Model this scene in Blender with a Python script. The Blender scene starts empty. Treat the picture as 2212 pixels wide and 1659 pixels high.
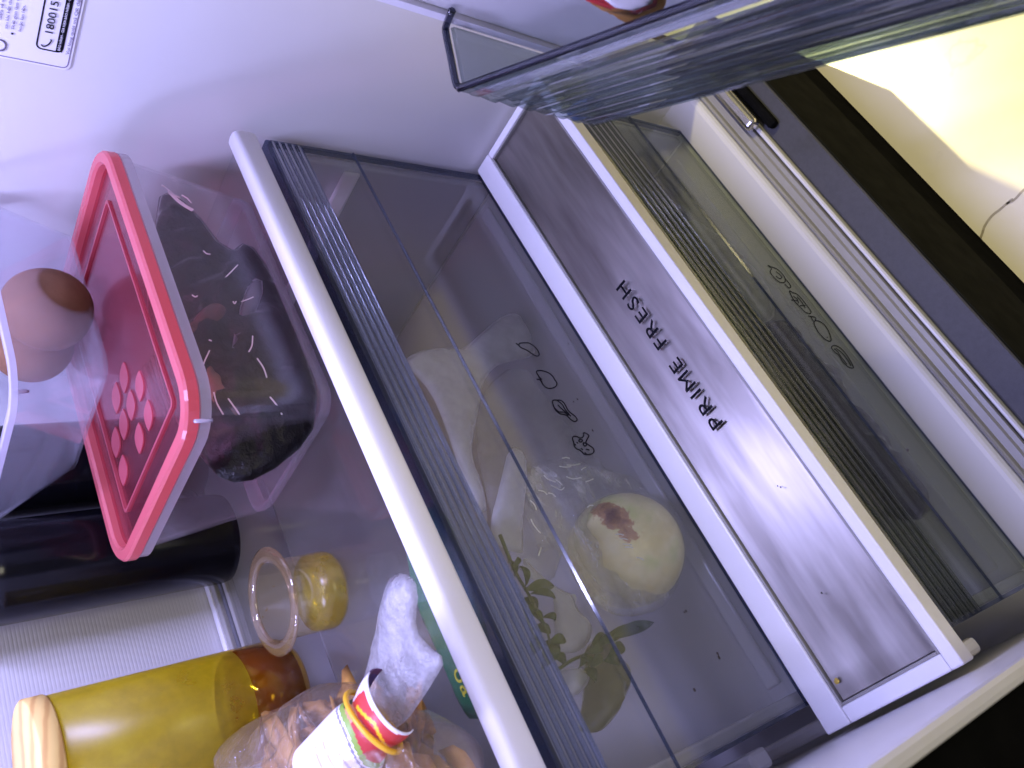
import bpy, bmesh, math, random
from mathutils import Vector, Matrix, noise
from mathutils.geometry import delaunay_2d_cdt
random.seed(7)
PI = math.pi
SC = bpy.context.scene
COL = SC.collection

# ------------------------------------------------------------------ camera
# X: along the shelf to the fridge's right wall, Y: into the fridge, Z: up
CR = Vector((-0.43384019, -0.50288355, -0.74759001))     # camera right
CD = Vector((-0.78087997, 0.62377898, 0.03355974))       # camera down
CF = Vector((0.44945429, 0.59833763, -0.66331208))       # camera forward
FPX, CX, CY = 1843.28, 1106.0, 829.5
CPOS = Vector((0, 0, 0.5))
cam = bpy.data.cameras.new('camera')
cam.sensor_width = 36.0
cam.lens = FPX / 2212 * 36
cam.clip_start, cam.clip_end = 0.01, 50
cam.dof.use_dof = True
cam.dof.focus_distance = 0.62
cam.dof.aperture_fstop = 15
camo = bpy.data.objects.new('camera', cam)
COL.objects.link(camo)
camo.matrix_world = Matrix(((CR.x, -CD.x, -CF.x, CPOS.x), (CR.y, -CD.y, -CF.y, CPOS.y), (CR.z, -CD.z, -CF.z, CPOS.z), (0, 0, 0, 1)))
SC.camera = camo

# ------------------------------------------------------------------ world, lamps, exposure
W = bpy.data.worlds.new('World'); SC.world = W; W.use_nodes = True
bg = W.node_tree.nodes['Background']
bg.inputs[0].default_value = (1.0, 0.94, 0.80, 1); bg.inputs[1].default_value = 0.11
SC.view_settings.view_transform = 'Standard'; SC.view_settings.look = 'None'
SC.view_settings.exposure = 0.0; SC.view_settings.gamma = 1.0
SC.cycles.use_denoising = True
SC.cycles.max_bounces = 14; SC.cycles.transparent_max_bounces = 40
SC.cycles.diffuse_bounces = 5; SC.cycles.glossy_bounces = 5; SC.cycles.transmission_bounces = 8
SC.cycles.caustics_reflective = False; SC.cycles.caustics_refractive = False
SC.cycles.sample_clamp_indirect = 4.0

def area(name, loc, target, sx, sy, power, color):
    l = bpy.data.lights.new(name, 'AREA'); l.shape = 'RECTANGLE'; l.size = sx; l.size_y = sy
    l.energy = power; l.color = color
    o = bpy.data.objects.new(name, l); COL.objects.link(o); o.location = loc
    o.rotation_euler = (Vector(target) - Vector(loc)).to_track_quat('-Z', 'Y').to_euler()
    return o
LED = (0.475, 0.475, 1.0)
WARM = (1.0, 0.87, 0.38)
area('fridge_led_front', (0.33, 0.300, 0.84), (0.28, 0.325, 0), 0.26, 0.03, 8.2, LED)
area('fridge_led_rear', (0.06, 0.60, 0.70), (0.42, 0.42, 0.2), 0.03, 0.10, 1.4, LED)
sp = bpy.data.lights.new('kitchen_ceiling_spot', 'SPOT'); sp.energy = 420; sp.color = WARM; sp.spot_size = math.radians(19); sp.spot_blend = 0.35; sp.shadow_soft_size = 0.03
spo = bpy.data.objects.new('kitchen_ceiling_spot', sp); COL.objects.link(spo); spo.location = (1.90, 0.62, 2.1)
spo.rotation_euler = (Vector((0.44, -0.04, -0.4)) - spo.location).to_track_quat('-Z', 'Y').to_euler()
s2 = bpy.data.lights.new('kitchen_second_spot', 'SPOT'); s2.energy = 190; s2.color = (1.0, 0.88, 0.46); s2.spot_size = math.radians(14.5); s2.spot_blend = 0.5; s2.shadow_soft_size = 0.08  # added unseen spot that lightens the shaded strip of floor
s2o = bpy.data.objects.new('kitchen_second_spot', s2); COL.objects.link(s2o); s2o.location = (1.6, -1.2, 2.1)
s2o.rotation_euler = (Vector((0.42, 0.03, -0.4)) - s2o.location).to_track_quat('-Z', 'Y').to_euler()
area('kitchen_front_lamp', (-0.35, -1.0, 0.75), (0.18, 0.38, 0.05), 0.4, 0.4, 6.0, (1.0, 0.93, 0.72))  # added unseen fill that brightens the drawer contents from the front

# ------------------------------------------------------------------ helpers: photo point to a point of a known plane
def ray(px, py):
    return CR * ((px - CX) / FPX) + CD * ((py - CY) / FPX) + CF
def at(px, py, ax, v):
    r = ray(px, py); return CPOS + r * ((v - CPOS[ax]) / r[ax])
def atp(px, py, p0, n):
    r = ray(px, py); return CPOS + r * ((Vector(p0) - CPOS).dot(n) / r.dot(n))

# ------------------------------------------------------------------ materials
def newmat(name):
    m = bpy.data.materials.new(name); m.use_nodes = True
    nt = m.node_tree; nt.nodes.clear()
    out = nt.nodes.new('ShaderNodeOutputMaterial')
    return m, nt, out
def N(nt, t, **kw):
    n = nt.nodes.new(t)
    for k, v in kw.items():
        if k.startswith('i_'):
            n.inputs[k[2:].replace('_', ' ')].default_value = v
        else: setattr(n, k, v)
    return n
def L(nt, a, b): nt.links.new(a, b)
def objco(nt, scale=(1, 1, 1)):
    tc = N(nt, 'ShaderNodeTexCoord'); mp = N(nt, 'ShaderNodeMapping'); mp.inputs['Scale'].default_value = scale
    L(nt, tc.outputs['Object'], mp.inputs[0]); return mp.outputs[0]
def noisev(nt, co, sc, det=4, rough=0.6):
    n = N(nt, 'ShaderNodeTexNoise'); n.inputs['Scale'].default_value = sc
    n.inputs['Detail'].default_value = det; n.inputs['Roughness'].default_value = rough
    L(nt, co, n.inputs['Vector']); return n
def ramp(nt, fac, stops):
    r = N(nt, 'ShaderNodeValToRGB'); e = r.color_ramp.elements
    while len(e) < len(stops): e.new(0.5)
    for k, (p, c) in enumerate(stops):
        e[k].position = p; e[k].color = (*c, 1) if len(c) == 3 else c
    L(nt, fac, r.inputs[0]); return r.outputs[0]

def solid(name, col, rough=0.4, metal=0.0, vary=0.06, vscale=9, bump=0.0, bscale=200, spec=0.5, coat=0.0, scale=(1, 1, 1), emit=None):
    m, nt, out = newmat(name)
    p = N(nt, 'ShaderNodeBsdfPrincipled'); p.inputs['Roughness'].default_value = rough
    p.inputs['Metallic'].default_value = metal; p.inputs['Specular IOR Level'].default_value = spec
    p.inputs['Coat Weight'].default_value = coat
    co = objco(nt, scale); n = noisev(nt, co, vscale)
    lo = tuple(max(0, c * (1 - vary)) for c in col); hi = tuple(min(1, c * (1 + vary)) for c in col)
    L(nt, ramp(nt, n.outputs['Fac'], [(0.3, lo), (0.7, hi)]), p.inputs['Base Color'])
    if bump:
        nb = noisev(nt, co, bscale, 3); b = N(nt, 'ShaderNodeBump'); b.inputs['Strength'].default_value = bump
        b.inputs['Distance'].default_value = 0.001
        L(nt, nb.outputs['Fac'], b.inputs['Height']); L(nt, b.outputs[0], p.inputs['Normal'])
    L(nt, p.outputs[0], out.inputs[0]); return m

def matte(name, col, vary=0.2, vscale=40):
    m, nt, out = newmat(name); d = N(nt, 'ShaderNodeBsdfDiffuse'); co = objco(nt); n = noisev(nt, co, vscale)
    L(nt, ramp(nt, n.outputs['Fac'], [(0.3, tuple(c * (1 - vary) for c in col)), (0.7, tuple(c * (1 + vary) for c in col))]), d.inputs[0])
    L(nt, d.outputs[0], out.inputs[0]); return m
def clear(name, tint, rough=0.05, diff=0.0, dcol=(0.8, 0.8, 0.85), f0=0.04, bump=0.0, bscale=40, bdist=0.002, dvary=0.0, dscale=20, stain_gleam=None, scale=(1, 1, 1)):
    """clear or milky plastic / glass sheet: tinted see-through + mirror at grazing angles + some milky scatter"""
    m, nt, out = newmat(name)
    tr = N(nt, 'ShaderNodeBsdfTransparent'); tr.inputs[0].default_value = (*tint, 1)
    gl = N(nt, 'ShaderNodeBsdfGlossy'); gl.inputs['Roughness'].default_value = rough; gl.inputs[0].default_value = (1, 1, 1, 1)
    lw = N(nt, 'ShaderNodeLayerWeight'); lw.inputs[0].default_value = 0.5
    pw = N(nt, 'ShaderNodeMath', operation='POWER'); pw.inputs[1].default_value = 5.0
    ml = N(nt, 'ShaderNodeMath', operation='MULTIPLY_ADD'); ml.inputs[1].default_value = 0.75; ml.inputs[2].default_value = f0
    L(nt, lw.outputs['Facing'], pw.inputs[0]); L(nt, pw.outputs[0], ml.inputs[0])
    co = objco(nt, scale)
    if bump:
        nb = noisev(nt, co, bscale, 5, 0.65); b = N(nt, 'ShaderNodeBump'); b.inputs['Strength'].default_value = bump
        b.inputs['Distance'].default_value = bdist
        L(nt, nb.outputs['Fac'], b.inputs['Height'])
        L(nt, b.outputs[0], gl.inputs['Normal'])
    base = tr.outputs[0]
    if diff > 0 or stain_gleam:
        d = N(nt, 'ShaderNodeBsdfDiffuse'); d.inputs[0].default_value = (*dcol, 1)
        t2 = N(nt, 'ShaderNodeBsdfTranslucent'); t2.inputs[0].default_value = (*dcol, 1)
        mx = N(nt, 'ShaderNodeMixShader'); mx.inputs[0].default_value = 0.5
        L(nt, d.outputs[0], mx.inputs[1]); L(nt, t2.outputs[0], mx.inputs[2])
        m2 = N(nt, 'ShaderNodeMixShader'); m2.inputs[0].default_value = diff
        if dvary:
            nd = noisev(nt, co, dscale, 5)
            rr = N(nt, 'ShaderNodeMapRange'); rr.inputs['From Min'].default_value = 0.3; rr.inputs['From Max'].default_value = 0.7
            rr.inputs['To Min'].default_value = max(0, diff - dvary); rr.inputs['To Max'].default_value = min(1, diff + dvary)
            L(nt, nd.outputs['Fac'], rr.inputs[0]); L(nt, rr.outputs[0], m2.inputs[0])
        if bump: L(nt, b.outputs[0], d.inputs['Normal'])
        L(nt, base, m2.inputs[1]); L(nt, mx.outputs[0], m2.inputs[2]); base = m2.outputs[0]
    if stain_gleam:
        sc_, lo, hi, scol = stain_gleam
        ns = noisev(nt, co, sc_, 6, 0.7)
        sr = ramp(nt, ns.outputs['Fac'], [(lo, (0, 0, 0)), (hi, (1, 1, 1))])
        sd = N(nt, 'ShaderNodeBsdfDiffuse'); sd.inputs[0].default_value = (*scol, 1)
        m3 = N(nt, 'ShaderNodeMixShader'); L(nt, sr, m3.inputs[0]); L(nt, base, m3.inputs[1]); L(nt, sd.outputs[0], m3.inputs[2]); base = m3.outputs[0]
    fin = N(nt, 'ShaderNodeMixShader'); L(nt, ml.outputs[0], fin.inputs[0])
    L(nt, base, fin.inputs[1]); L(nt, gl.outputs[0], fin.inputs[2])
    L(nt, fin.outputs[0], out.inputs[0]); return m

MT = {}
MT['liner'] = solid('liner_white', (0.70, 0.69, 0.68), 0.42, vary=0.03, vscale=4)
MT['trim'] = solid('trim_white', (0.86, 0.85, 0.86), 0.38, vary=0.02)
MT['frame'] = solid('frame_white', (0.80, 0.79, 0.80), 0.35, vary=0.03, vscale=14)
MT['flange'] = solid('flange_grey', (0.27, 0.26, 0.24), 0.45, vary=0.08)
MT['flangelight'] = solid('flange_pale', (0.66, 0.65, 0.66), 0.35, vary=0.05)
MT['shell'] = solid('shell_grey_metallic', (0.055, 0.055, 0.063), 0.60, 0.2, vary=0.12, vscale=300)
MT['blackgloss'] = matte('door_black_glass', (0.013, 0.013, 0.012))
MT['blackrubber'] = matte('black_rubber', (0.006, 0.006, 0.006))
MT['chrome'] = solid('bracket_steel', (0.75, 0.72, 0.66), 0.22, 1.0)
MT['ink'] = solid('ink_black', (0.004, 0.004, 0.007), 0.6, spec=0.1)
MT['inkgrey'] = solid('ink_violet_grey', (0.20, 0.17, 0.24), 0.6)
MT['paper'] = solid('label_white', (0.80, 0.79, 0.80), 0.45, vary=0.02)
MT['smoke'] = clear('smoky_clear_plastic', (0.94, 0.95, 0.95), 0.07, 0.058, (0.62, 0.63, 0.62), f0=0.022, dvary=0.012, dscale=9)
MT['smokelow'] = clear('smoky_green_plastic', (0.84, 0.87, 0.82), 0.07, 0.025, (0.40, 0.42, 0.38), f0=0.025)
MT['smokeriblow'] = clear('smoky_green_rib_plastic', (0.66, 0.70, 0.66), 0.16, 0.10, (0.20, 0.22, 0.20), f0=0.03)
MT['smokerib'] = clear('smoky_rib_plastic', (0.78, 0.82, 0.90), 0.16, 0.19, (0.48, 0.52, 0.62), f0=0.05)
MT['smokedark'] = clear('smoky_edge_plastic', (0.42, 0.48, 0.62), 0.12, 0.22, (0.10, 0.13, 0.21), f0=0.06)
MT['milky'] = clear('milky_plastic', (0.86, 0.86, 0.88), 0.2, 0.42, (0.76, 0.76, 0.77))
MT['binglass'] = clear('smoky_bin_plastic', (0.70, 0.745, 0.755), 0.05, 0.06, (0.30, 0.34, 0.35), f0=0.12)
MT['binrim'] = clear('bin_rim_plastic', (0.25, 0.28, 0.36), 0.1, 0.35, (0.02, 0.025, 0.045), f0=0.06)
MT['shelf'] = clear('shelf_glass', (0.97, 0.97, 0.975), 0.04, 0.055, (0.50, 0.50, 0.52), f0=0.05, dvary=0.02, dscale=6)
MT['tub'] = clear('frosted_tub_plastic', (0.975, 0.975, 0.98), 0.22, 0.042, (0.70, 0.68, 0.76), f0=0.03)
MT['tubclear'] = clear('clear_tub_plastic', (0.96, 0.96, 0.98), 0.10, 0.11, (0.80, 0.79, 0.88), f0=0.03)
MT['tubrim'] = clear('tub_rim_plastic', (0.8, 0.8, 0.85), 0.2, 0.62, (0.78, 0.75, 0.84), f0=0.05)
MT['pink'] = clear('pink_lid_rim_plastic', (0.9, 0.30, 0.42), 0.25, 0.80, (0.82, 0.20, 0.22), f0=0.04)
MT['pinkclear'] = clear('pink_lid_panel_plastic', (0.86, 0.50, 0.56), 0.15, 0.10, (0.70, 0.16, 0.22), f0=0.04)
MT['petal'] = clear('pink_petal_plastic', (0.85, 0.30, 0.40), 0.3, 0.55, (0.75, 0.17, 0.22), f0=0.03)
MT['film'] = clear('thin_clear_film', (0.94, 0.94, 0.94), 0.20, 0.12, (0.85, 0.85, 0.82), f0=0.13, bump=1.0, bscale=85, bdist=0.006, dvary=0.14, dscale=70, stain_gleam=(30, 0.52, 0.80, (0.80, 0.79, 0.74)), scale=(1.0, 1.0, 2.4))  # pale streaks paint the gleam of the folds into the film colour
MT['nutfilm'] = clear('hazy_bag_film', (0.95, 0.94, 0.93), 0.20, 0.22, (0.62, 0.50, 0.38), f0=0.06, bump=1.0, bscale=60, bdist=0.005, dvary=0.13, dscale=26)
MT['mouthfilm'] = clear('white_bag_mouth_film', (0.93, 0.93, 0.94), 0.3, 0.36, (0.80, 0.79, 0.83), f0=0.05, bump=1.0, bscale=70, bdist=0.005, dvary=0.30, dscale=60)
MT['creasefilm'] = clear('crinkled_tub_film', (0.95, 0.95, 0.95), 0.16, 0.015, (0.6, 0.58, 0.6), f0=0.05, bump=1.0, bscale=45, bdist=0.006, dvary=0.015, dscale=50)
MT['whitebag'] = clear('white_carrier_film', (0.90, 0.90, 0.90), 0.4, 0.52, (0.82, 0.82, 0.84), f0=0.03, bump=0.8, bscale=30, bdist=0.004, dvary=0.20, dscale=22)
MT['darkbag'] = clear('dark_bag_film', (0.03, 0.025, 0.025), 0.28, 0.60, (0.017, 0.013, 0.014), f0=0.018, bump=1.0, bscale=50, bdist=0.005)
MT['blackbottle'] = solid('black_bottle_gloss', (0.003, 0.003, 0.005), 0.18, vary=0.3, spec=0.22)
MT['jarglass'] = clear('yellow_stained_glass', (0.86, 0.70, 0.06), 0.34, 0.40, (0.62, 0.51, 0.015), f0=0.025, dvary=0.16, dscale=30, stain_gleam=(26, 0.60, 0.78, (0.40, 0.22, 0.01)))
MT['amberglass'] = clear('amber_stained_glass', (0.92, 0.70, 0.20), 0.06, 0.08, (0.5, 0.3, 0.02), f0=0.05)
MT['honey'] = clear('amber_liquid', (0.46, 0.16, 0.02), 0.08, 0.62, (0.34, 0.115, 0.006), f0=0.05, dvary=0.18, dscale=20)
MT['cupglass'] = clear('cup_clear_plastic', (0.95, 0.93, 0.86), 0.08, 0.13, (0.75, 0.66, 0.42), f0=0.08, stain_gleam=(160, 0.66, 0.70, (0.45, 0.27, 0.02)))
MT['cuprim'] = clear('cup_rim_plastic', (0.88, 0.80, 0.68), 0.06, 0.16, (0.5, 0.36, 0.2), f0=0.08)
MT['cupyellow'] = clear('yellow_residue', (0.92, 0.82, 0.25), 0.25, 0.30, (0.68, 0.56, 0.04), f0=0.04, dvary=0.15, dscale=60)
MT['green'] = solid('green_bag_film', (0.018, 0.14, 0.055), 0.35, vary=0.25, vscale=30, bump=0.5, bscale=60)
MT['yellowprint'] = solid('yellow_print', (0.60, 0.52, 0.03), 0.5)
MT['stem'] = solid('herb_stem_green', (0.06, 0.085, 0.02), 0.5, vary=0.2, vscale=60)
MT['leaf'] = solid('herb_leaf_green', (0.025, 0.050, 0.010), 0.45, vary=0.35, vscale=60)
MT['lettuce'] = clear('pale_leaf', (0.6, 0.6, 0.45), 0.4, 0.50, (0.22, 0.22, 0.10), f0=0.03, bump=0.5, bscale=30, dvary=0.12, dscale=15)
MT['rubber'] = solid('yellow_rubber', (0.82, 0.46, 0.02), 0.4, vary=0.08)
MT['meat'] = solid('dried_meat_red', (0.075, 0.024, 0.018), 0.45, vary=0.5, vscale=50, bump=0.8, bscale=120)
MT['tan'] = solid('tan_skin', (0.14, 0.070, 0.045), 0.45, vary=0.4, vscale=50, bump=0.6, bscale=90)
MT['strip'] = clear('grey_strip_film', (0.6, 0.6, 0.62), 0.3, 0.5, (0.26, 0.245, 0.29), f0=0.04)
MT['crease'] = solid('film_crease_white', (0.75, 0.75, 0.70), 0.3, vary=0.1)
MT['crumb'] = solid('dark_crumb', (0.06, 0.05, 0.04), 0.8, vary=0.4, vscale=300)
MT['crumbyellow'] = solid('yellow_crumb', (0.50, 0.36, 0.06), 0.8, vary=0.3, vscale=400)
MT['bluepack'] = solid('blue_packet', (0.02, 0.10, 0.30), 0.4)

def mat_plate():
    m, nt, out = newmat('brushed_metal')
    p = N(nt, 'ShaderNodeBsdfPrincipled'); p.inputs['Metallic'].default_value = 1.0; p.inputs['Anisotropic'].default_value = 0.75
    tg = N(nt, 'ShaderNodeCombineXYZ'); tg.inputs[1].default_value = 1.0; L(nt, tg.outputs[0], p.inputs['Tangent'])
    co = objco(nt, (1.2, 60, 60)); n = noisev(nt, co, 3.0, 5, 0.6)
    co2 = objco(nt, (1.3, 9, 9)); n2 = noisev(nt, co2, 6.0, 3, 0.5)
    L(nt, ramp(nt, n2.outputs['Fac'], [(0.34, (0.27, 0.25, 0.225)), (0.5, (0.39, 0.365, 0.335)), (0.66, (0.51, 0.48, 0.445))]), p.inputs['Base Color'])
    mr = N(nt, 'ShaderNodeMapRange'); mr.inputs['To Min'].default_value = 0.33; mr.inputs['To Max'].default_value = 0.50
    L(nt, n.outputs['Fac'], mr.inputs[0]); L(nt, mr.outputs[0], p.inputs['Roughness'])
    b = N(nt, 'ShaderNodeBump'); b.inputs['Strength'].default_value = 0.05; b.inputs['Distance'].default_value = 0.0006
    L(nt, n.outputs['Fac'], b.inputs['Height']); L(nt, b.outputs[0], p.inputs['Normal'])
    L(nt, p.outputs[0], out.inputs[0]); return m
MT['plate'] = mat_plate()
def mat_ridged():
    m, nt, out = newmat('ridged_back_panel'); p = N(nt, 'ShaderNodeBsdfPrincipled'); p.inputs['Roughness'].default_value = 0.45
    p.inputs['Base Color'].default_value = (0.56, 0.55, 0.57, 1)
    L(nt, p.outputs[0], out.inputs[0]); return m
MT['ridged'] = mat_ridged()
def mat_floor():
    m, nt, out = newmat('cream_marble_tile'); p = N(nt, 'ShaderNodeBsdfPrincipled'); p.inputs['Roughness'].default_value = 0.22
    co = objco(nt, (1, 1, 1)); n = noisev(nt, co, 3.5, 6, 0.6)
    base = ramp(nt, n.outputs['Fac'], [(0.3, (0.68, 0.63, 0.52)), (0.7, (0.80, 0.76, 0.66))])
    n2 = noisev(nt, co, 5.0, 5, 0.6)
    vein = ramp(nt, n2.outputs['Fac'], [(0.485, (0, 0, 0)), (0.5, (1, 1, 1)), (0.515, (0, 0, 0))])
    n3 = noisev(nt, co, 2.0, 2)
    mk = ramp(nt, n3.outputs['Fac'], [(0.50, (0, 0, 0)), (0.62, (0.35, 0.35, 0.35))])
    mm = N(nt, 'ShaderNodeMath', operation='MULTIPLY'); L(nt, vein, mm.inputs[0]); L(nt, mk, mm.inputs[1])
    mx = N(nt, 'ShaderNodeMix', data_type='RGBA'); L(nt, mm.outputs[0], mx.inputs[0]); L(nt, base, mx.inputs[6]); mx.inputs[7].default_value = (0.30, 0.26, 0.18, 1)
    L(nt, mx.outputs[2], p.inputs['Base Color']); L(nt, p.outputs[0], out.inputs[0]); return m
MT['tile'] = mat_floor()
def mat_egg():
    m, nt, out = newmat('brown_eggshell'); p = N(nt, 'ShaderNodeBsdfPrincipled'); p.inputs['Roughness'].default_value = 0.85
    co = objco(nt); n = noisev(nt, co, 90, 4); n2 = noisev(nt, co, 500, 2)
    L(nt, ramp(nt, n.outputs['Fac'], [(0.3, (0.140, 0.062, 0.027)), (0.7, (0.185, 0.085, 0.039))]), p.inputs['Base Color'])
    b = N(nt, 'ShaderNodeBump'); b.inputs['Strength'].default_value = 0.15; b.inputs['Distance'].default_value = 0.0005
    L(nt, n2.outputs['Fac'], b.inputs['Height']); L(nt, b.outputs[0], p.inputs['Normal'])
    p.inputs['Subsurface Weight'].default_value = 0.0
    L(nt, p.outputs[0], out.inputs[0]); return m
MT['egg'] = mat_egg()
def mat_wood():
    m, nt, out = newmat('pine_wood'); p = N(nt, 'ShaderNodeBsdfPrincipled'); p.inputs['Roughness'].default_value = 0.55
    tc = N(nt, 'ShaderNodeTexCoord'); mp = N(nt, 'ShaderNodeMapping'); mp.inputs['Location'].default_value = (0.06, 0.02, 0.03); mp.inputs['Rotation'].default_value = (0.5, 0.9, 0.3)
    L(nt, tc.outputs['Object'], mp.inputs[0])
    w = N(nt, 'ShaderNodeTexWave', wave_type='RINGS', rings_direction='Y'); w.inputs['Scale'].default_value = 42; w.inputs['Distortion'].default_value = 1.5
    w.inputs['Detail'].default_value = 2; w.inputs['Detail Scale'].default_value = 1.5
    L(nt, mp.outputs[0], w.inputs['Vector'])
    L(nt, ramp(nt, w.outputs['Fac'], [(0.0, (0.74, 0.53, 0.18)), (0.55, (0.72, 0.50, 0.16)), (0.95, (0.56, 0.33, 0.10))]), p.inputs['Base Color'])
    L(nt, p.outputs[0], out.inputs[0]); return m
MT['wood'] = mat_wood()
def mat_fruit(bc, e1, e2, k1, k2):
    """pale green-yellow skin with one long brown bruise at bc, lying along e1"""
    m, nt, out = newmat('pale_fruit_skin'); p = N(nt, 'ShaderNodeBsdfPrincipled'); p.inputs['Roughness'].default_value = 0.45
    co = objco(nt); n = noisev(nt, co, 28, 4)
    base = ramp(nt, n.outputs['Fac'], [(0.3, (0.88, 0.74, 0.27)), (0.5, (0.92, 0.84, 0.40)), (0.7, (0.68, 0.76, 0.22))])
    sub = N(nt, 'ShaderNodeVectorMath', operation='SUBTRACT'); sub.inputs[1].default_value = bc; L(nt, co, sub.inputs[0])
    cb = N(nt, 'ShaderNodeCombineXYZ')
    for q, (e, k) in enumerate(((e1, k1), (e2, k2), (Vector(bc).normalized(), 18))):
        d = N(nt, 'ShaderNodeVectorMath', operation='DOT_PRODUCT'); d.inputs[1].default_value = tuple(Vector(e) * k)
        L(nt, sub.outputs[0], d.inputs[0]); L(nt, d.outputs['Value'], cb.inputs[q])
    ln = N(nt, 'ShaderNodeVectorMath', operation='LENGTH'); L(nt, cb.outputs[0], ln.inputs[0])
    nd = noisev(nt, co, 75, 6, 0.75); ad = N(nt, 'ShaderNodeMath', operation='MULTIPLY_ADD'); ad.inputs[1].default_value = 1.1; L(nt, nd.outputs['Fac'], ad.inputs[0]); L(nt, ln.outputs['Value'], ad.inputs[2])
    msk = ramp(nt, ad.outputs[0], [(0.70, (1, 1, 1)), (1.0, (0.75, 0.75, 0.75)), (1.30, (0, 0, 0))])
    br = ramp(nt, ad.outputs[0], [(0.72, (0.12, 0.022, 0.004)), (1.0, (0.50, 0.14, 0.012)), (1.25, (0.78, 0.40, 0.05))])
    mx = N(nt, 'ShaderNodeMix', data_type='RGBA'); L(nt, msk, mx.inputs[0]); L(nt, base, mx.inputs[6]); L(nt, br, mx.inputs[7])
    L(nt, mx.outputs[2], p.inputs['Base Color']); L(nt, p.outputs[0], out.inputs[0]); return m
def mat_attr(name, rough=0.4, coat=0.0):
    m, nt, out = newmat(name); p = N(nt, 'ShaderNodeBsdfPrincipled'); p.inputs['Roughness'].default_value = rough
    a = N(nt, 'ShaderNodeAttribute'); a.attribute_name = 'print'; L(nt, a.outputs['Color'], p.inputs['Base Color'])
    p.inputs['Coat Weight'].default_value = coat
    L(nt, p.outputs[0], out.inputs[0]); return m
MT['printed'] = mat_attr('printed_film', 0.35)
def mat_crisp():
    m, nt, out = newmat('brown_crisps'); p = N(nt, 'ShaderNodeBsdfPrincipled'); p.inputs['Roughness'].default_value = 0.6
    co = objco(nt); n = noisev(nt, co, 45, 5)
    L(nt, ramp(nt, n.outputs['Fac'], [(0.3, (0.06, 0.025, 0.008)), (0.45, (0.34, 0.155, 0.030)), (0.7, (0.56, 0.30, 0.06))]), p.inputs['Base Color'])
    L(nt, p.outputs[0], out.inputs[0]); return m
MT['crisp'] = mat_crisp()

# ------------------------------------------------------------------ object helpers
def mesh_obj(name, me, mat, parent=None):
    if mat is not None: me.materials.append(mat)
    o = bpy.data.objects.new(name, me); COL.objects.link(o)
    if parent is not None:
        o.parent = parent; o.matrix_parent_inverse = Matrix.Translation(-parent.location)
    return o
def from_bm(name, bm, mat, parent=None, smooth=False, flip=False):
    bmesh.ops.recalc_face_normals(bm, faces=bm.faces)
    me = bpy.data.meshes.new(name); bm.to_mesh(me); bm.free()
    if smooth:
        for p in me.polygons: p.use_smooth = True
    return mesh_obj(name, me, mat, parent)
def tag(o, label, cat, group=None, kind=None):
    if label: o['label'] = label
    if cat: o['category'] = cat
    if group: o['group'] = group
    if kind: o['kind'] = kind
    return o
def thing(name, loc, label, cat, group=None):
    o = bpy.data.objects.new(name, None); COL.objects.link(o); o.location = loc; o.empty_display_size = 0.02
    return tag(o, label, cat, group)
def box(name, lo, hi, mat, parent=None, bevel=0.0, seg=2):
    bm = bmesh.new(); bmesh.ops.create_cube(bm, size=1)
    lo, hi = Vector(lo), Vector(hi)
    for v in bm.verts: v.co = Vector([(lo[k] + hi[k]) / 2 + v.co[k] * (hi[k] - lo[k]) for k in range(3)])
    if bevel: bmesh.ops.bevel(bm, geom=list(bm.edges), offset=bevel, segments=seg, affect='EDGES', profile=0.5)
    return from_bm(name, bm, mat, parent, smooth=False)
def prism(name, prof, x0, x1, mat, parent=None, smooth=False, closed=True):
    """profile of (y, z) points drawn out along X"""
    bm = bmesh.new()
    a = [bm.verts.new((x0, y, z)) for y, z in prof]; b = [bm.verts.new((x1, y, z)) for y, z in prof]
    n = len(prof)
    for i in range(n if closed else n - 1):
        j = (i + 1) % n; bm.faces.new((a[i], a[j], b[j], b[i]))
    if closed:
        bm.faces.new(a); bm.faces.new(b[::-1])
    return from_bm(name, bm, mat, parent, smooth)
def hull_prism(name, pts, off, mat, parent=None):
    """a flat polygon of 3-D points given a thickness along the vector off"""
    bm = bmesh.new(); off = Vector(off)
    a = [bm.verts.new(Vector(p)) for p in pts]; b = [bm.verts.new(Vector(p) + off) for p in pts]
    n = len(pts); bm.faces.new(a); bm.faces.new(b[::-1])
    for i in range(n):
        j = (i + 1) % n; bm.faces.new((a[i], a[j], b[j], b[i]))
    return from_bm(name, bm, mat, parent)
def lathe(name, prof, cx, cy, mat, parent=None, seg=56, closed=False, tilt=None):
    bm = bmesh.new(); rings = []
    for r, z in prof:
        if r < 1e-6: rings.append([bm.verts.new((cx, cy, z))])
        else: rings.append([bm.verts.new((cx + r * math.cos(2 * PI * k / seg), cy + r * math.sin(2 * PI * k / seg), z)) for k in range(seg)])
    pairs = list(zip(rings, rings[1:])) + ([(rings[-1], rings[0])] if closed else [])
    for A, B in pairs:
        for k in range(seg):
            j = (k + 1) % seg
            if len(A) == 1 and len(B) == 1: continue
            if len(A) == 1: bm.faces.new((A[0], B[j], B[k]))
            elif len(B) == 1: bm.faces.new((A[k], A[j], B[0]))
            else: bm.faces.new((A[k], A[j], B[j], B[k]))
    o = from_bm(name, bm, mat, parent, smooth=True); return o
def rr_ring(x0, x1, y0, y1, r, seg=8):
    P = []
    for cx, cy, a0 in ((x1 - r, y1 - r, 0), (x0 + r, y1 - r, 90), (x0 + r, y0 + r, 180), (x1 - r, y0 + r, 270)):
        for k in range(seg + 1):
            a = math.radians(a0 + 90 * k / seg); P.append((cx + r * math.cos(a), cy + r * math.sin(a)))
    return P
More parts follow.
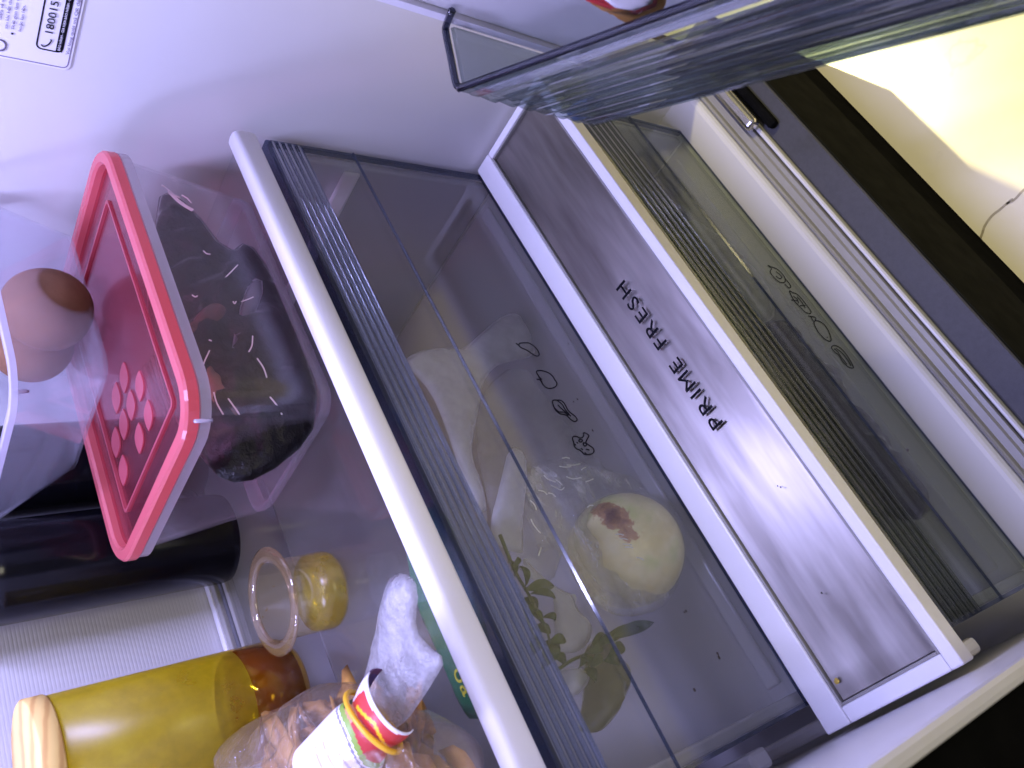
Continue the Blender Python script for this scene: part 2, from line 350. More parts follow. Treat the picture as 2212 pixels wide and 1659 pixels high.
def loft(name, rings, mat, parent=None, cap0=False, cap1=False, closed=False, seg=8):
    """rounded-rectangle rings (z, x0, x1, y0, y1, r) joined in order"""
    bm = bmesh.new(); R = []
    for z, x0, x1, y0, y1, r in rings: R.append([bm.verts.new((x, y, z)) for x, y in rr_ring(x0, x1, y0, y1, r, seg)])
    n = len(R[0])
    prs = list(zip(R, R[1:])) + ([(R[-1], R[0])] if closed else [])
    for A, B in prs:
        for k in range(n):
            j = (k + 1) % n; bm.faces.new((A[k], A[j], B[j], B[k]))
    if cap0: bm.faces.new(R[0][::-1])
    if cap1: bm.faces.new(R[-1])
    return from_bm(name, bm, mat, parent, smooth=False)
def tube(name, pts, rad, mat, parent=None, seg=8, closed=False, flat=None):
    """round bar along points; rad a number or a list"""
    pts = [Vector(p) for p in pts]; n = len(pts); bm = bmesh.new(); rings = []
    for i, p in enumerate(pts):
        a = pts[(i - 1) % n] if (closed or i > 0) else p; b = pts[(i + 1) % n] if (closed or i < n - 1) else p
        t = (b - a).normalized(); ref = Vector((0, 0, 1)) if abs(t.z) < 0.9 else Vector((1, 0, 0))
        u = t.cross(ref).normalized(); w = u.cross(t)
        r = rad[i] if isinstance(rad, (list, tuple)) else rad
        rings.append([bm.verts.new(p + (u * math.cos(2 * PI * k / seg) + w * math.sin(2 * PI * k / seg)) * r) for k in range(seg)])
    for i in range(n if closed else n - 1):
        A, B = rings[i], rings[(i + 1) % n]
        for k in range(seg):
            j = (k + 1) % seg; bm.faces.new((A[k], A[j], B[j], B[k]))
    if not closed: bm.faces.new(rings[0][::-1]); bm.faces.new(rings[-1])
    return from_bm(name, bm, mat, parent, smooth=True)
def chaikin(P, it=2):
    for _ in range(it):
        Q = []
        for i in range(len(P)):
            a, b = P[i], P[(i + 1) % len(P)]
            Q.append((a[0] * .75 + b[0] * .25, a[1] * .75 + b[1] * .25)); Q.append((a[0] * .25 + b[0] * .75, a[1] * .25 + b[1] * .75))
        P = Q
    return P
def pillow(name, pts, thick, mat, parent=None, res=0.006, wrinkle=0.3, freq=60, seed=0, smooth_it=2, edge=0.03, back=1.0, fold=None):
    """a soft bag / lump: outline of 3-D points on one plane, swollen to both sides of it"""
    pts = [Vector(p) for p in pts]; c = sum(pts, Vector()) / len(pts)
    nrm = Vector()
    for i in range(len(pts)): nrm += (pts[i] - c).cross(pts[(i + 1) % len(pts)] - c)
    nrm.normalize()
    if nrm.dot(CPOS - c) < 0: nrm = -nrm
    e1 = (pts[1] - pts[0]).normalized(); e1 = (e1 - nrm * e1.dot(nrm)).normalized(); e2 = nrm.cross(e1)
    P = chaikin([((p - c).dot(e1), (p - c).dot(e2)) for p in pts], smooth_it)
    segs = [(P[i], P[(i + 1) % len(P)]) for i in range(len(P))]
    def dist(x, y):
        best = 9
        for (ax, ay), (bx, by) in segs:
            dx, dy = bx - ax, by - ay; l2 = dx * dx + dy * dy
            t = 0 if l2 == 0 else max(0, min(1, ((x - ax) * dx + (y - ay) * dy) / l2))
            d = math.hypot(x - ax - t * dx, y - ay - t * dy); best = min(best, d)
        return best
    def inside(x, y):
        s = False
        for (ax, ay), (bx, by) in segs:
            if (ay > y) != (by > y) and x < (bx - ax) * (y - ay) / (by - ay) + ax: s = not s
        return s
    xs = [p[0] for p in P]; ys = [p[1] for p in P]; V = [Vector(p) for p in P]; nb = len(V)
    rng = random.Random(seed); y = min(ys); row = 0
    while y < max(ys):
        x = min(xs) + (row % 2) * res / 2
        while x < max(xs):
            if inside(x, y) and dist(x, y) > res * .45: V.append(Vector((x + rng.uniform(-.15, .15) * res, y + rng.uniform(-.15, .15) * res)))
            x += res
        y += res * .87; row += 1
    E = [(i, (i + 1) % nb) for i in range(nb)]
    vs, es, fs, *_ = delaunay_2d_cdt(V, E, [list(range(nb))], 1, 1e-7)
    D = [dist(v.x, v.y) for v in vs]; dm = max(D) or 1
    sv = Vector((seed * 3.17, seed * 1.3, seed * .7))
    fr, bk = [], []
    bm = bmesh.new()
    for v, d in zip(vs, D):
        q = min(d / dm, 1); h = thick * math.sqrt(max(0, 1 - (1 - q) ** 2))
        base = c + e1 * v.x + e2 * v.y
        n1 = noise.noise(Vector((v.x, v.y, 0)) * freq + sv) + .5 * noise.noise(Vector((v.x, v.y, 3)) * freq * 2.3 + sv)
        n2 = noise.noise(Vector((v.x, v.y, 9)) * freq + sv)
        if fold: n1 += fold * abs(noise.noise(Vector((v.x * 40 + v.y * 90, v.y * 6, 4)) + sv))
        w = thick * wrinkle * min(1, d / (dm * .35))
        f = bm.verts.new(base + nrm * (h + n1 * w)); fr.append(f)
        bk.append(f if d < 1e-5 else bm.verts.new(base - nrm * (h * back + n2 * w * back)))
    for f in fs:
        try:
            bm.faces.new([fr[i] for i in f])
        except ValueError: pass
        if any(fr[i] is not bk[i] for i in f):
            try: bm.faces.new([bk[i] for i in f][::-1])
            except ValueError: pass
    return from_bm(name, bm, mat, parent, smooth=True)
def ribbon(name, polys, width, place, mat, parent=None, thick=0.0004, nrm=(0, -1, 0)):
    """flat ink lines: 2-D polylines put in place by place(u, v)"""
    bm = bmesh.new(); nrm = Vector(nrm)
    for P in polys:
        Q = [place(*p) for p in P]; n = len(Q); rows = []
        for i in range(n):
            a, b = Q[max(0, i - 1)], Q[min(n - 1, i + 1)]
            t = (b - a).normalized(); s = t.cross(nrm).normalized() * (width / 2)
            rows.append((bm.verts.new(Q[i] - s), bm.verts.new(Q[i] + s)))
        for (a, b), (c_, d) in zip(rows, rows[1:]): bm.faces.new((a, b, d, c_))
    ret = bmesh.ops.extrude_face_region(bm, geom=list(bm.faces))
    for v in ret['geom']:
        if isinstance(v, bmesh.types.BMVert): v.co += nrm * thick
    return from_bm(name, bm, mat, parent)
def spline(P, n=6):
    """Catmull-Rom through points"""
    if len(P) < 3: return P
    Q = []
    E = [P[0]] + list(P) + [P[-1]]
    if P[0] == P[-1]: E = [P[-2]] + list(P) + [P[1]]
    for i in range(1, len(E) - 2):
        p0, p1, p2, p3 = E[i - 1], E[i], E[i + 1], E[i + 2]
        for k in range(n):
            t = k / n
            Q.append(tuple(.5 * (2 * b + (c - a) * t + (2 * a - 5 * b + 4 * c - d) * t * t + (3 * b - a - 3 * c + d) * t ** 3) for a, b, c, d in zip(p0, p1, p2, p3)))
    Q.append(tuple(P[-1])); return Q
def text_mesh(s, size, extrude=0.0, bold=0.0):
    cu = bpy.data.curves.new('lettering', 'FONT'); cu.body = s; cu.size = size; cu.extrude = extrude; cu.resolution_u = 3; cu.offset = bold * size
    o = bpy.data.objects.new('lettering', cu); COL.objects.link(o)
    dg = bpy.context.evaluated_depsgraph_get(); dg.update()
    me = bpy.data.meshes.new_from_object(o.evaluated_get(dg))
    bpy.data.objects.remove(o); bpy.data.curves.remove(cu); return me
def text_on(name, s, size, org, right, up, mat, parent=None, fit=None, extrude=0.0002, bold=0.0):
    """letters on a plane: org = start of the baseline; fit = length the line must have"""
    me = text_mesh(s, size, extrude); right = Vector(right).normalized(); up = Vector(up).normalized(); n = right.cross(up)
    w = max(v.co.x for v in me.vertices); x0 = min(v.co.x for v in me.vertices)
    k = (fit / (w - x0)) if fit else 1.0
    for v in me.vertices:
        p = v.co.copy(); v.co = Vector(org) + right * ((p.x - x0) * k) + up * p.y + n * p.z
    return mesh_obj(name, me, mat, parent)

# ------------------------------------------------------------------ the floor of the kitchen
FZ = -0.40
fl = box('floor', (-2.5, -3.0, FZ - 0.05), (3.0, 2.0, FZ), MT['tile']); tag(fl, None, None, kind='structure')

MT['vein'] = solid('marble_vein_grey', (0.34, 0.30, 0.22), 0.3, vary=0.3, vscale=80)
def z7(a, b): return ((2632 + a * .63291) / 1.8228, (b * .63291) / 1.8228)
ribbon('marble_vein', [spline([z7(*q) for q in ((1930, 1500), (1950, 1460), (1968, 1405), (2010, 1345), (2060, 1305), (2105, 1268), (2150, 1245), (2212, 1180), (2300, 1120))], 4), spline([z7(*q) for q in ((2105, 1268), (2130, 1245), (2145, 1240))], 4)], 0.0022, lambda a, b: at(a, b, 2, FZ + .0002), MT['vein'], fl, 0.0002, (0, 0, 1))

# ------------------------------------------------------------------ the refrigerator body
XR, XL, YB, YF, ZT = 0.517, -0.018, 0.647, 0.205, 0.86
fr = thing('refrigerator', (0.25, 0.4, FZ), 'open refrigerator with white lined inside and dark grey metal shell', 'refrigerator')
def quad_slab(name, pts, off, mat, parent): return hull_prism(name, pts, off, mat, parent)
quad_slab('side_wall', [(XR, YB, -0.25), (XR, YB, ZT), (XR + 0.006, YF, ZT), (XR + 0.006, YF, -0.25)], (0.012, 0, 0), MT['liner'], fr)
quad_slab('side_wall', [(XL, YB, -0.25), (XL, YB, ZT), (XL - 0.006, YF, ZT), (XL - 0.006, YF, -0.25)], (-0.0085, 0, 0), MT['liner'], fr)
box('ceiling_panel', (XL - 0.02, YF, ZT), (XR + 0.02, YB + 0.02, ZT + 0.02), MT['liner'], fr)
# back panel with fine ridges
bp = []
zz = 0.2255
bp.append((YB + 0.012, -0.25)); bp.append((YB, -0.25)); bp.append((YB, 0.2322))
k = 0
while zz < 0.62:
    bp += [(YB, zz + 0.0074), (YB - 0.00005, zz + 0.0080), (YB - 0.00005, zz + 0.0090), (YB, zz + 0.0096)]
    zz += 0.0026
bp += [(YB, ZT), (YB + 0.012, ZT)]
prism('back_panel', bp, XL - 0.01, XR + 0.01, MT['ridged'], fr)
# liner bottom with the rounded front step
prism('liner_floor', [(YB, -0.205), (YB, -0.183), (0.2365, -0.183), (0.2335, -0.1838), (0.2315, -0.1855), (0.2300, -0.1885), (0.2292, -0.1925), (0.2290, -0.205)], XL - 0.005, XR + 0.006, MT['liner'], fr, smooth=False)
prism('gasket_step', [(0.2287, -0.212), (0.2287, -0.1885), (0.2270, -0.1875), (0.2255, -0.1885), (0.2245, -0.1925), (0.2190, -0.1935), (0.2175, -0.1960), (0.2140, -0.1965), (0.2130, -0.212)], XL - 0.005, XR + 0.006, MT['flange'], fr)
prism('gasket_bead', [(0.2126, -0.212), (0.2126, -0.2000), (0.2116, -0.1985), (0.2098, -0.1985), (0.2086, -0.2000), (0.2084, -0.212)], XL - 0.005, XR + 0.006, MT['flangelight'], fr)
# front lips of the side walls and the dark shell around them
box('front_lip', (XL - 0.0150, YF - 0.004, -0.18), (XL - 0.006, YF + 0.02, ZT), MT['flangelight'], fr, 0.003)
box('shell_side', (XL - 0.055, YF + 0.004, FZ + 0.02), (XL - 0.0152, YB + 0.04, ZT + 0.03), MT['blackrubber'], fr, 0.002)
box('front_lip', (XR + 0.0065, YF - 0.004, -0.18), (XR + 0.016, YF + 0.02, ZT), MT['flangelight'], fr, 0.003)
box('shell_side', (XR + 0.0185, YF + 0.004, FZ + 0.02), (XR + 0.055, YB + 0.04, ZT + 0.03), MT['blackrubber'], fr, 0.002)
box('shell_top', (XL - 0.055, YF - 0.0, ZT + 0.031), (XR + 0.055, YB + 0.04, ZT + 0.06), MT['shell'], fr, 0.002)
br = box('hinge_bracket', (0.438, 0.2025, -0.1970), (0.535, 0.2155, -0.1850), MT['chrome'], fr, 0.004, 3)
box('hinge_base', (0.428, 0.1930, -0.2048), (0.540, 0.2022, -0.1960), MT['blackrubber'], fr, 0.003)
# supports for the drawers on the side walls
box('drawer_rail', (0.5005, 0.372, 0.1230), (0.5165, 0.620, 0.1400), MT['frame'], fr, 0.003)
box('drawer_rail', (-0.0175, 0.372, 0.1230), (-0.0015, 0.620, 0.1400), MT['frame'], fr, 0.003)
box('drawer_rail', (-0.0175, 0.385, 0.030), (-0.0045, 0.60, 0.048), MT['liner'], fr, 0.003)
box('drawer_rail', (-0.0175, 0.266, -0.052), (-0.0075, 0.50, -0.030), MT['frame'], fr, 0.003)

# ------------------------------------------------------------------ freezer drawer door below
fz = thing('freezer_drawer', (0.25, 0.19, FZ + 0.01), 'dark freezer drawer door with grey metallic top edge below the fridge opening', 'freezer drawer')
prism('top_edge', [(0.2078, -0.232), (0.2078, -0.2060), (0.2060, -0.2050), (0.1812, -0.2050), (0.1800, -0.2062), (0.1800, -0.232)], XL - 0.06, XR + 0.06, MT['shell'], fz)
prism('front_panel', [(0.200, -0.235), (0.1795, -0.235), (0.1795, -0.2072), (0.1787, -0.2080), (0.1780, -0.2130), (0.1780, -0.334), (0.200, -0.334)], XL - 0.06, XR + 0.06, MT['blackgloss'], fz)
prism('handle_strip', [(0.200, -0.395), (0.1787, -0.395), (0.1783, -0.3350), (0.200, -0.3350)], XL - 0.06, XR + 0.06, MT['blackrubber'], fz)
box('drawer_body', (XL - 0.05, 0.205, -0.395), (XR + 0.05, YB, -0.215), MT['shell'], fz)

# ------------------------------------------------------------------ metal-topped cover with the wording
cv = thing('drawer_cover', (0.25, 0.31, 0), 'white shelf cover with brushed metal plate reading PRIME FRESH', 'drawer cover')
FX0, FX1, FY0, FY1 = -0.0178, 0.5168, 0.2558, 0.3615
PX0, PX1, PY0, PY1 = -0.0072, 0.5096, 0.2645, 0.3418
def frame_piece(lo, hi): return box('frame_bar', lo, hi, MT['frame'], cv, 0.0012)
frame_piece((FX0, FY0, -0.0150), (FX1, PY0, 0))
frame_piece((FX0, PY1, -0.0150), (FX1, FY1, 0))
frame_piece((FX0, PY0 + 0.0002, -0.0150), (PX0, PY1 - 0.0002, -0.0004))
frame_piece((PX1, PY0 + 0.0002, -0.0150), (FX1, PY1 - 0.0002, -0.0004))
pl = box('metal_plate', (PX0 + 0.0022, PY0 + 0.0022, -0.0120), (PX1 - 0.0022, PY1 - 0.0022, -0.0036), MT['plate'], cv, 0.0006)
# grey sealing bead round the plate
for lo, hi in (((PX0, PY0, -0.0125), (PX1, PY0 + 0.0020, -0.0010)), ((PX0, PY1 - 0.0020, -0.0125), (PX1, PY1, -0.0010)),
               ((PX0, PY0 + 0.0021, -0.0125), (PX0 + 0.0020, PY1 - 0.0021, -0.0010)), ((PX1 - 0.0020, PY0 + 0.0021, -0.0125), (PX1, PY1 - 0.0021, -0.0010))):
    box('plate_bead', lo, hi, MT['flange'], cv, 0.0004)
# PRIME FRESH, letter by letter
p0 = at(1562, 911, 2, 0.0005); p1 = at(1348, 604, 2, 0.0005); cap = (at(1487, 862, 2, 0) - at(1508, 839.6, 2, 0)).length
size = cap / 0.729
adv = {}
word = 'PRIME FRESH'
cells = []
xcur = 0.0
for ch in word:
    if ch == ' ': xcur += size * 0.52; continue
    me = text_mesh(ch, size, 0.0003, 0.0); lo = min(v.co.x for v in me.vertices); hi = max(v.co.x for v in me.vertices)
    cells.append((me, lo, hi, xcur)); xcur += (hi - lo) + size * 0.235
tot = cells[-1][3] + cells[-1][2] - cells[-1][1]
kx = (p1 - p0).length / tot; dr = (p1 - p0).normalized(); up = Vector((0, 0, 1)).cross(dr)
for me, lo, hi, xc in cells:
    for v in me.vertices: v.co = p0 + dr * ((v.co.x - lo + xc) * kx) + up * v.co.y + Vector((0, 0, v.co.z))
    mesh_obj('letter', me, MT['ink'], cv)

# ------------------------------------------------------------------ transparent drawers
def drawer(name, yf, zb, lipz, ribz0, ribz1, ztop, x0, x1, depth, label, nrib, group, drop=0.0):
    t = thing(name, ((x0 + x1) / 2, yf, zb), label, 'drawer', group); ze = zb; zb = zb - drop
    th = 0.0030
    prism('front_panel', [(yf, zb), (yf, ribz0 - 0.0004), (yf + th, ribz0 - 0.0004), (yf + th, zb)], x0, x1, MT['smoke' if drop else 'smokelow'], t)
    prism('lip_ridge', [(yf - 0.0016, lipz - 0.0005), (yf - 0.0018, lipz + 0.0002), (yf - 0.0002, lipz + 0.0011), (yf - 0.0002, lipz - 0.0011)], x0, x1, MT['smokedark'], t)
    prism('handle_strip', [(yf, ribz0), (yf, ribz1), (yf + th * 1.5, ribz1), (yf + th * 1.5, ribz0)], x0, x1, MT['smokerib' if drop else 'smokeriblow'], t)
    for k in range(nrib):
        z = ribz0 + (k + .5) / nrib * (ribz1 - ribz0); h = (ribz1 - ribz0) / nrib * .36
        prism('rib', [(yf - 0.0002, z - h), (yf - 0.0007, z - h * .6), (yf - 0.0010, z), (yf - 0.0007, z + h * .6), (yf - 0.0002, z + h)], x0 + 0.001, x1 - 0.001, MT['smokerib' if drop else 'smokeriblow'], t, smooth=True)
    prism('top_edge', [(yf - 0.0004, ribz1 + 0.0003), (yf - 0.0002, ztop - 0.0006), (yf + 0.0008, ztop), (yf + 0.015, ztop), (yf + 0.015, ztop - 0.003), (yf + 0.0046, ztop - 0.003), (yf + 0.0046, ribz1 + 0.0003)], x0, x1, MT['smokedark'], t)
    yb = yf + depth
    for xa, xb in ((x0, x0 + 0.0026), (x1 - 0.0026, x1)):
        box('side_edge', (xa, yf - 0.0006, zb - 0.002), (xb, yf + 0.004, ztop - 0.0035), MT['smokedark'], t)
    box('side_panel', (x0 + 0.0030, yf + 0.0045, zb), (x0 + 0.0110, yb, ztop - 0.03), MT['milky'], t, 0.002)
    box('side_panel', (x1 - 0.0110, yf + 0.0045, zb), (x1 - 0.0030, yb, ztop - 0.03), MT['milky'], t, 0.002)
    box('bottom_panel', (x0 + 0.0112, yf + 0.0045, zb - 0.004), (x1 - 0.0112, yb, zb - 0.001), MT['milky'], t)
    box('bottom_step', (x0 + 0.02, yf + 0.018, zb - 0.0008), (x1 - 0.02, yf + 0.030, zb + 0.0035), MT['milky'], t, 0.0015)
    box('bottom_edge', (x0, yf - 0.0008, ze - 0.0016), (x1, yf - 0.0001, ze + 0.0006), MT['smokedark'], t)
    box('back_wall', (x0 + 0.0112, yb - 0.003, zb), (x1 - 0.0112, yb, ztop - 0.03), MT['milky'], t, 0.001)
    return t
DX0, DX1 = 0.0026, 0.5130
YU, YLo = 0.3632, 0.2620
up_dr = drawer('crisper_drawer', YU, 0.0, 0.131, 0.1765, 0.2035, 0.2066, DX0, DX1, 0.235, 'upper smoky clear drawer with vegetables above the metal plate', 5, 'clear fridge drawers', 0.0145)
lo_dr = drawer('crisper_drawer', YLo, -0.1815, -0.1075, -0.0740, -0.0290, -0.0250, 0.0014, 0.4960, 0.30, 'lower smoky clear drawer with meat and fish icons below the metal plate', 5, 'clear fridge drawers')

# line drawings on the upper drawer front (fractions of a zoomed crop of the photograph)
def z8(px, py): return ((1900 + px * .42194) / 1.8228, (1200 + py * .42194) / 1.8228)
def onup(px, py): return at(*z8(px, py), 1, YU - 0.0002)
IC = {
 'mango_icon': [[(310, 362), (325, 370), (340, 382)], [(340, 382), (345, 362), (370, 358), (400, 356), (435, 360), (480, 390), (515, 430), (527, 465), (515, 480), (490, 476), (455, 455), (420, 430), (390, 415), (360, 402), (340, 382)]],
 'tomato_icon': [[(535, 690), (518, 660), (502, 632), (512, 617), (550, 616), (610, 635), (650, 665), (672, 700), (692, 735), (680, 765), (640, 782), (600, 778), (570, 755), (550, 725), (535, 690)], [(505, 697), (530, 700), (558, 725)], [(520, 672), (545, 692), (552, 700)], [(530, 680), (545, 715)]],
 'bok_choy_icon': [[(690, 892), (665, 892), (650, 905), (660, 940), (680, 985), (720, 1018), (760, 1025), (790, 1040), (820, 1070), (850, 1090), (872, 1088), (880, 1070), (860, 1040), (820, 1010), (795, 985), (780, 955), (760, 920), (730, 895), (690, 892)], [(700, 935), (740, 975), (790, 1015), (825, 1042)], [(690, 892), (740, 930), (770, 980), (810, 1025)], [(668, 960), (710, 1000), (760, 1005), (800, 1035)]],
 'broccoli_icon': [[(945, 1195), (990, 1220), (975, 1255), (963, 1285), (975, 1300), (1000, 1318), (1030, 1340), (1038, 1370), (1020, 1392), (985, 1400), (950, 1398), (930, 1378), (905, 1358), (875, 1345), (855, 1320), (850, 1290), (838, 1250), (850, 1230), (880, 1232), (905, 1245), (930, 1240), (942, 1220), (945, 1195)], [(900, 1262), (930, 1262), (922, 1282), (902, 1278), (900, 1262)], [(940, 1290), (968, 1300), (960, 1320), (942, 1312), (940, 1290)], [(875, 1285), (890, 1295)], [(915, 1340), (935, 1355)], [(965, 1350), (995, 1357)], [(852, 1302), (870, 1310)], [(952, 1380), (968, 1395)]],
}
for nm, polys in IC.items():
    ribbon(nm, [spline(p, 4) if len(p) > 3 else p for p in polys], 0.0009, onup, MT['ink'], up_dr)
def z2b(px, py): return ((2632 + px * .63291) / 1.8228, (900 + py * .63291) / 1.8228)
def onlo(px, py): return at(*z2b(px, py), 1, YLo - 0.0002)
IC2 = {
 'chicken_icon': [[(618, 230), (640, 250), (632, 265), (640, 285), (665, 315), (695, 335), (722, 335), (725, 310), (700, 275), (670, 250), (640, 240), (618, 230)], [(668, 268), (690, 285), (705, 305), (690, 312), (668, 295)], [(725, 312), (745, 335), (760, 360), (748, 370), (722, 345)]],
 'sausage_icon': [[(752, 390), (775, 400), (800, 410), (830, 440), (860, 480), (885, 515), (880, 530), (850, 520), (820, 490), (790, 460), (770, 430), (752, 390)], [(775, 420), (800, 440), (810, 465)], [(800, 425), (830, 460), (850, 495)], [(765, 445), (800, 450)], [(820, 480), (850, 480)]],
 'fish_icon': [[(885, 550), (905, 580), (915, 555), (870, 545)], [(905, 580), (930, 575), (970, 600), (1000, 650), (1010, 700), (975, 690), (935, 650), (912, 610), (905, 580)], [(985, 674), (990, 680)]],
 'steak_icon': [[(1015, 735), (1035, 728), (1070, 745), (1110, 790), (1145, 850), (1148, 868), (1120, 862), (1085, 830), (1060, 790), (1035, 770), (1018, 750), (1015, 735)], [(1040, 745), (1080, 775), (1115, 820), (1135, 855)], [(1030, 748), (1050, 765), (1075, 800), (1110, 845)]],
}
for nm, polys in IC2.items():
    ribbon(nm, [spline(p, 4) if len(p) > 3 else p for p in polys], 0.0007, onlo, MT['ink'], lo_dr)

# ------------------------------------------------------------------ glass shelf with white front bar
SZ = 0.2250
sh = thing('glass_shelf', (0.25, 0.5, SZ), 'clear glass shelf with rounded white front bar above the upper drawer', 'shelf')
box('glass_plate', (XL + 0.001, 0.3705, SZ - 0.0040), (XR - 0.001, 0.6180, SZ), MT['shelf'], sh, 0.0006)
def rounded_bar(name, x0, x1, yc, zc, ry, rz, mat, parent):
    prof = []
    for k in range(20):
        a = 2 * PI * k / 20
        cx_, s = math.cos(a), math.sin(a); e = 0.55
        prof.append((yc + ry * math.copysign(abs(cx_) ** e, cx_), zc + rz * math.copysign(abs(s) ** e, s)))
    return prism(name, prof, x0, x1, mat, parent, smooth=False)
bar = rounded_bar('front_bar', XL + 0.002, 0.5075, 0.3625, 0.2265, 0.0075, 0.0095, MT['trim'], sh)
for p in bar.data.polygons: p.use_smooth = len(p.vertices) == 4
MT['railgrey'] = solid('rail_dark_grey', (0.09, 0.09, 0.10), 0.5)
for y0, y1, dz, m_ in ((0.6182, 0.6238, 0.002, 'flange'), (0.6241, 0.6296, 0.003, 'railgrey'), (0.6299, 0.6376, 0.006, 'flange'), (0.6382, 0.6455, 0.007, 'flangelight')):
    box('rear_rail', (XL + 0.001, y0, SZ - 0.006), (XR - 0.001, y1, SZ + dz), MT[m_], sh, 0.0008)

# ------------------------------------------------------------------ things on the shelf
# black bottles
def bottle(x, y, r, label):
    t = thing('black_bottle', (x, y, SZ), label, 'bottle', 'black bottles at the back of the shelf')
    lathe('body', [(0, SZ + 0.0006), (r * .86, SZ + 0.0006), (r * .97, SZ + 0.003), (r, SZ + 0.008), (r, SZ + 0.158), (r * .985, SZ + 0.163), (r * .94, SZ + 0.1665)], x, y, MT['blackbottle'], t)
    lathe('cap', [(r * .93, SZ + 0.1660), (r * .93, SZ + 0.169), (r * .985, SZ + 0.171), (r, SZ + 0.174), (r, SZ + 0.215), (r * .95, SZ + 0.222), (0, SZ + 0.224)], x, y, MT['blackbottle'], t)
    return t
bottle(0.3080, 0.5955, 0.0350, 'black glossy bottle standing nearest the yellow jar')
bottle(0.3900, 0.6000, 0.0350, 'black glossy bottle partly behind the pink lidded tub')

# yellow jar with wooden lid
JX, JY, JR = 0.1690, 0.5755, 0.0385
jr = thing('glass_jar', (JX, JY, SZ), 'tall glass jar stained yellow with wooden lid and amber liquid', 'jar')
JT = 0.3770
lathe('glass', [(JR - 0.003, JT), (JR, JT), (JR, 0.2655)], JX, JY, MT['jarglass'], jr)
lathe('glass', [(JR, 0.2653), (JR, SZ + 0.006), (JR - 0.003, SZ + 0.0008), (0, SZ + 0.0008)], JX, JY, MT['amberglass'], jr)
lathe('liquid', [(0, 0.2640), (JR - 0.0016, 0.2640), (JR - 0.0016, SZ + 0.005), (0, SZ + 0.004)], JX, JY, MT['honey'], jr)
lathe('wooden_lid', [(0, JT + 0.0005), (JR + 0.0005, JT + 0.0005), (JR + 0.0012, JT + 0.0015), (JR + 0.0012, JT + 0.0120), (JR, JT + 0.0132), (0, JT + 0.0132)], JX, JY, MT['wood'], jr)

# little cup with wide rim
UX, UY = 0.1962, 0.4735
cp = thing('small_cup', (UX, UY, SZ), 'small clear plastic cup with flared rim and yellow residue', 'cup')
CT = SZ + 0.0405
lathe('body', [(0.0238, CT), (0.0246, CT - 0.001), (0.0252, SZ + 0.004), (0.0240, SZ + 0.0008), (0, SZ + 0.0008)], UX, UY, MT['cupglass'], cp)
lathe('rim', [(0.0238, CT + 0.0002), (0.0262, CT + 0.0015), (0.0318, CT + 0.0014), (0.0336, CT + 0.0006), (0.0336, CT - 0.0004), (0.0318, CT - 0.0002), (0.0262, CT), (0.0246, CT - 0.0010)], UX, UY, MT['cuprim'], cp, closed=True)
lathe('yellow_residue', [(0, SZ + 0.0135), (0.0238, SZ + 0.0145), (0.0247, SZ + 0.0035), (0.0236, SZ + 0.0016), (0, SZ + 0.0016)], UX, UY, MT['cupyellow'], cp)

# frosted tub with pink lid
LZ = 0.3250
pt = thing('lidded_tub', (0.39, 0.45, SZ), 'frosted plastic tub with pink translucent lid holding dark bags', 'food tub')
O = (0.2790, 0.4760, 0.3835, 0.5200, 0.017); T_ = (0.2700, 0.4960, 0.3715, 0.5420, 0.026)
def mixr(a, b, t): return tuple(p + (q - p) * t for p, q in zip(a, b))
inn = lambda R, d: (R[0] + d, R[1] - d, R[2] + d, R[3] - d, max(R[4] - d, .004))
loft('tub_body', [(SZ + 0.0008, *inn(O, .003)), (SZ + 0.002, *inn(O, .0007)), (SZ + 0.005, *O), (LZ - 0.010, *T_), (LZ - 0.010, *inn(T_, .0015)), (SZ + 0.0085, *inn(O, .0015)), (SZ + 0.0042, *inn(O, .004))], MT['tub'], pt, cap0=True, cap1=True)
MT['tubedge'] = clear('tub_edge_plastic', (0.9, 0.9, 0.92), 0.2, 0.26, (0.74, 0.72, 0.80), f0=0.04)
loft('base_edge', [(SZ + 0.0010, *inn(O, .0020)), (SZ + 0.0060, *inn(O, -.0004)), (SZ + 0.0090, *inn(O, -.0005)), (SZ + 0.0088, *inn(O, .0018)), (SZ + 0.0045, *inn(O, .0030)), (SZ + 0.0014, *inn(O, .0060))], MT['tubedge'], pt, closed=True)
T2 = (0.2660, 0.4990, 0.3680, 0.5460, 0.030)
loft('tub_rim', [(LZ - 0.0150, *inn(T2, .003)), (LZ - 0.0145, *T2), (LZ - 0.0085, *T2), (LZ - 0.0085, *inn(T2, .006)), (LZ - 0.0098, *inn(T2, .006))], MT['tubrim'], pt)
T3 = (0.2655, 0.4995, 0.3680, 0.5480, 0.030)
loft('lid_rim', [(LZ - 0.0080, *inn(T3, .0015)), (LZ - 0.0075, *T3), (LZ - 0.0015, *T3), (LZ, *inn(T3, .0015)), (LZ + 0.0002, *inn(T3, .0075)), (LZ - 0.0015, *inn(T3, .0090)), (LZ - 0.0075, *inn(T3, .0095)), (LZ - 0.0080, *inn(T3, .0088))], MT['pink'], pt, closed=True)
loft('lid_panel', [(LZ - 0.0070, *inn(T3, .0097)), (LZ - 0.0055, *inn(T3, .0097)), (LZ - 0.0055, *inn(T3, .030)), (LZ - 0.0070, *inn(T3, .030))], MT['pinkclear'], pt, closed=True)
loft('lid_ridge', [(LZ - 0.0070, *inn(T3, .0302)), (LZ - 0.0042, *inn(T3, .0302)), (LZ - 0.0042, *inn(T3, .0318)), (LZ - 0.0070, *inn(T3, .0318))], MT['petal'], pt, closed=True)
loft('lid_panel', [(LZ - 0.0074, *inn(T3, .0320)), (LZ - 0.0062, *inn(T3, .0320))], MT['pinkclear'], pt, cap0=True, cap1=True)
PZ = LZ - 0.0059
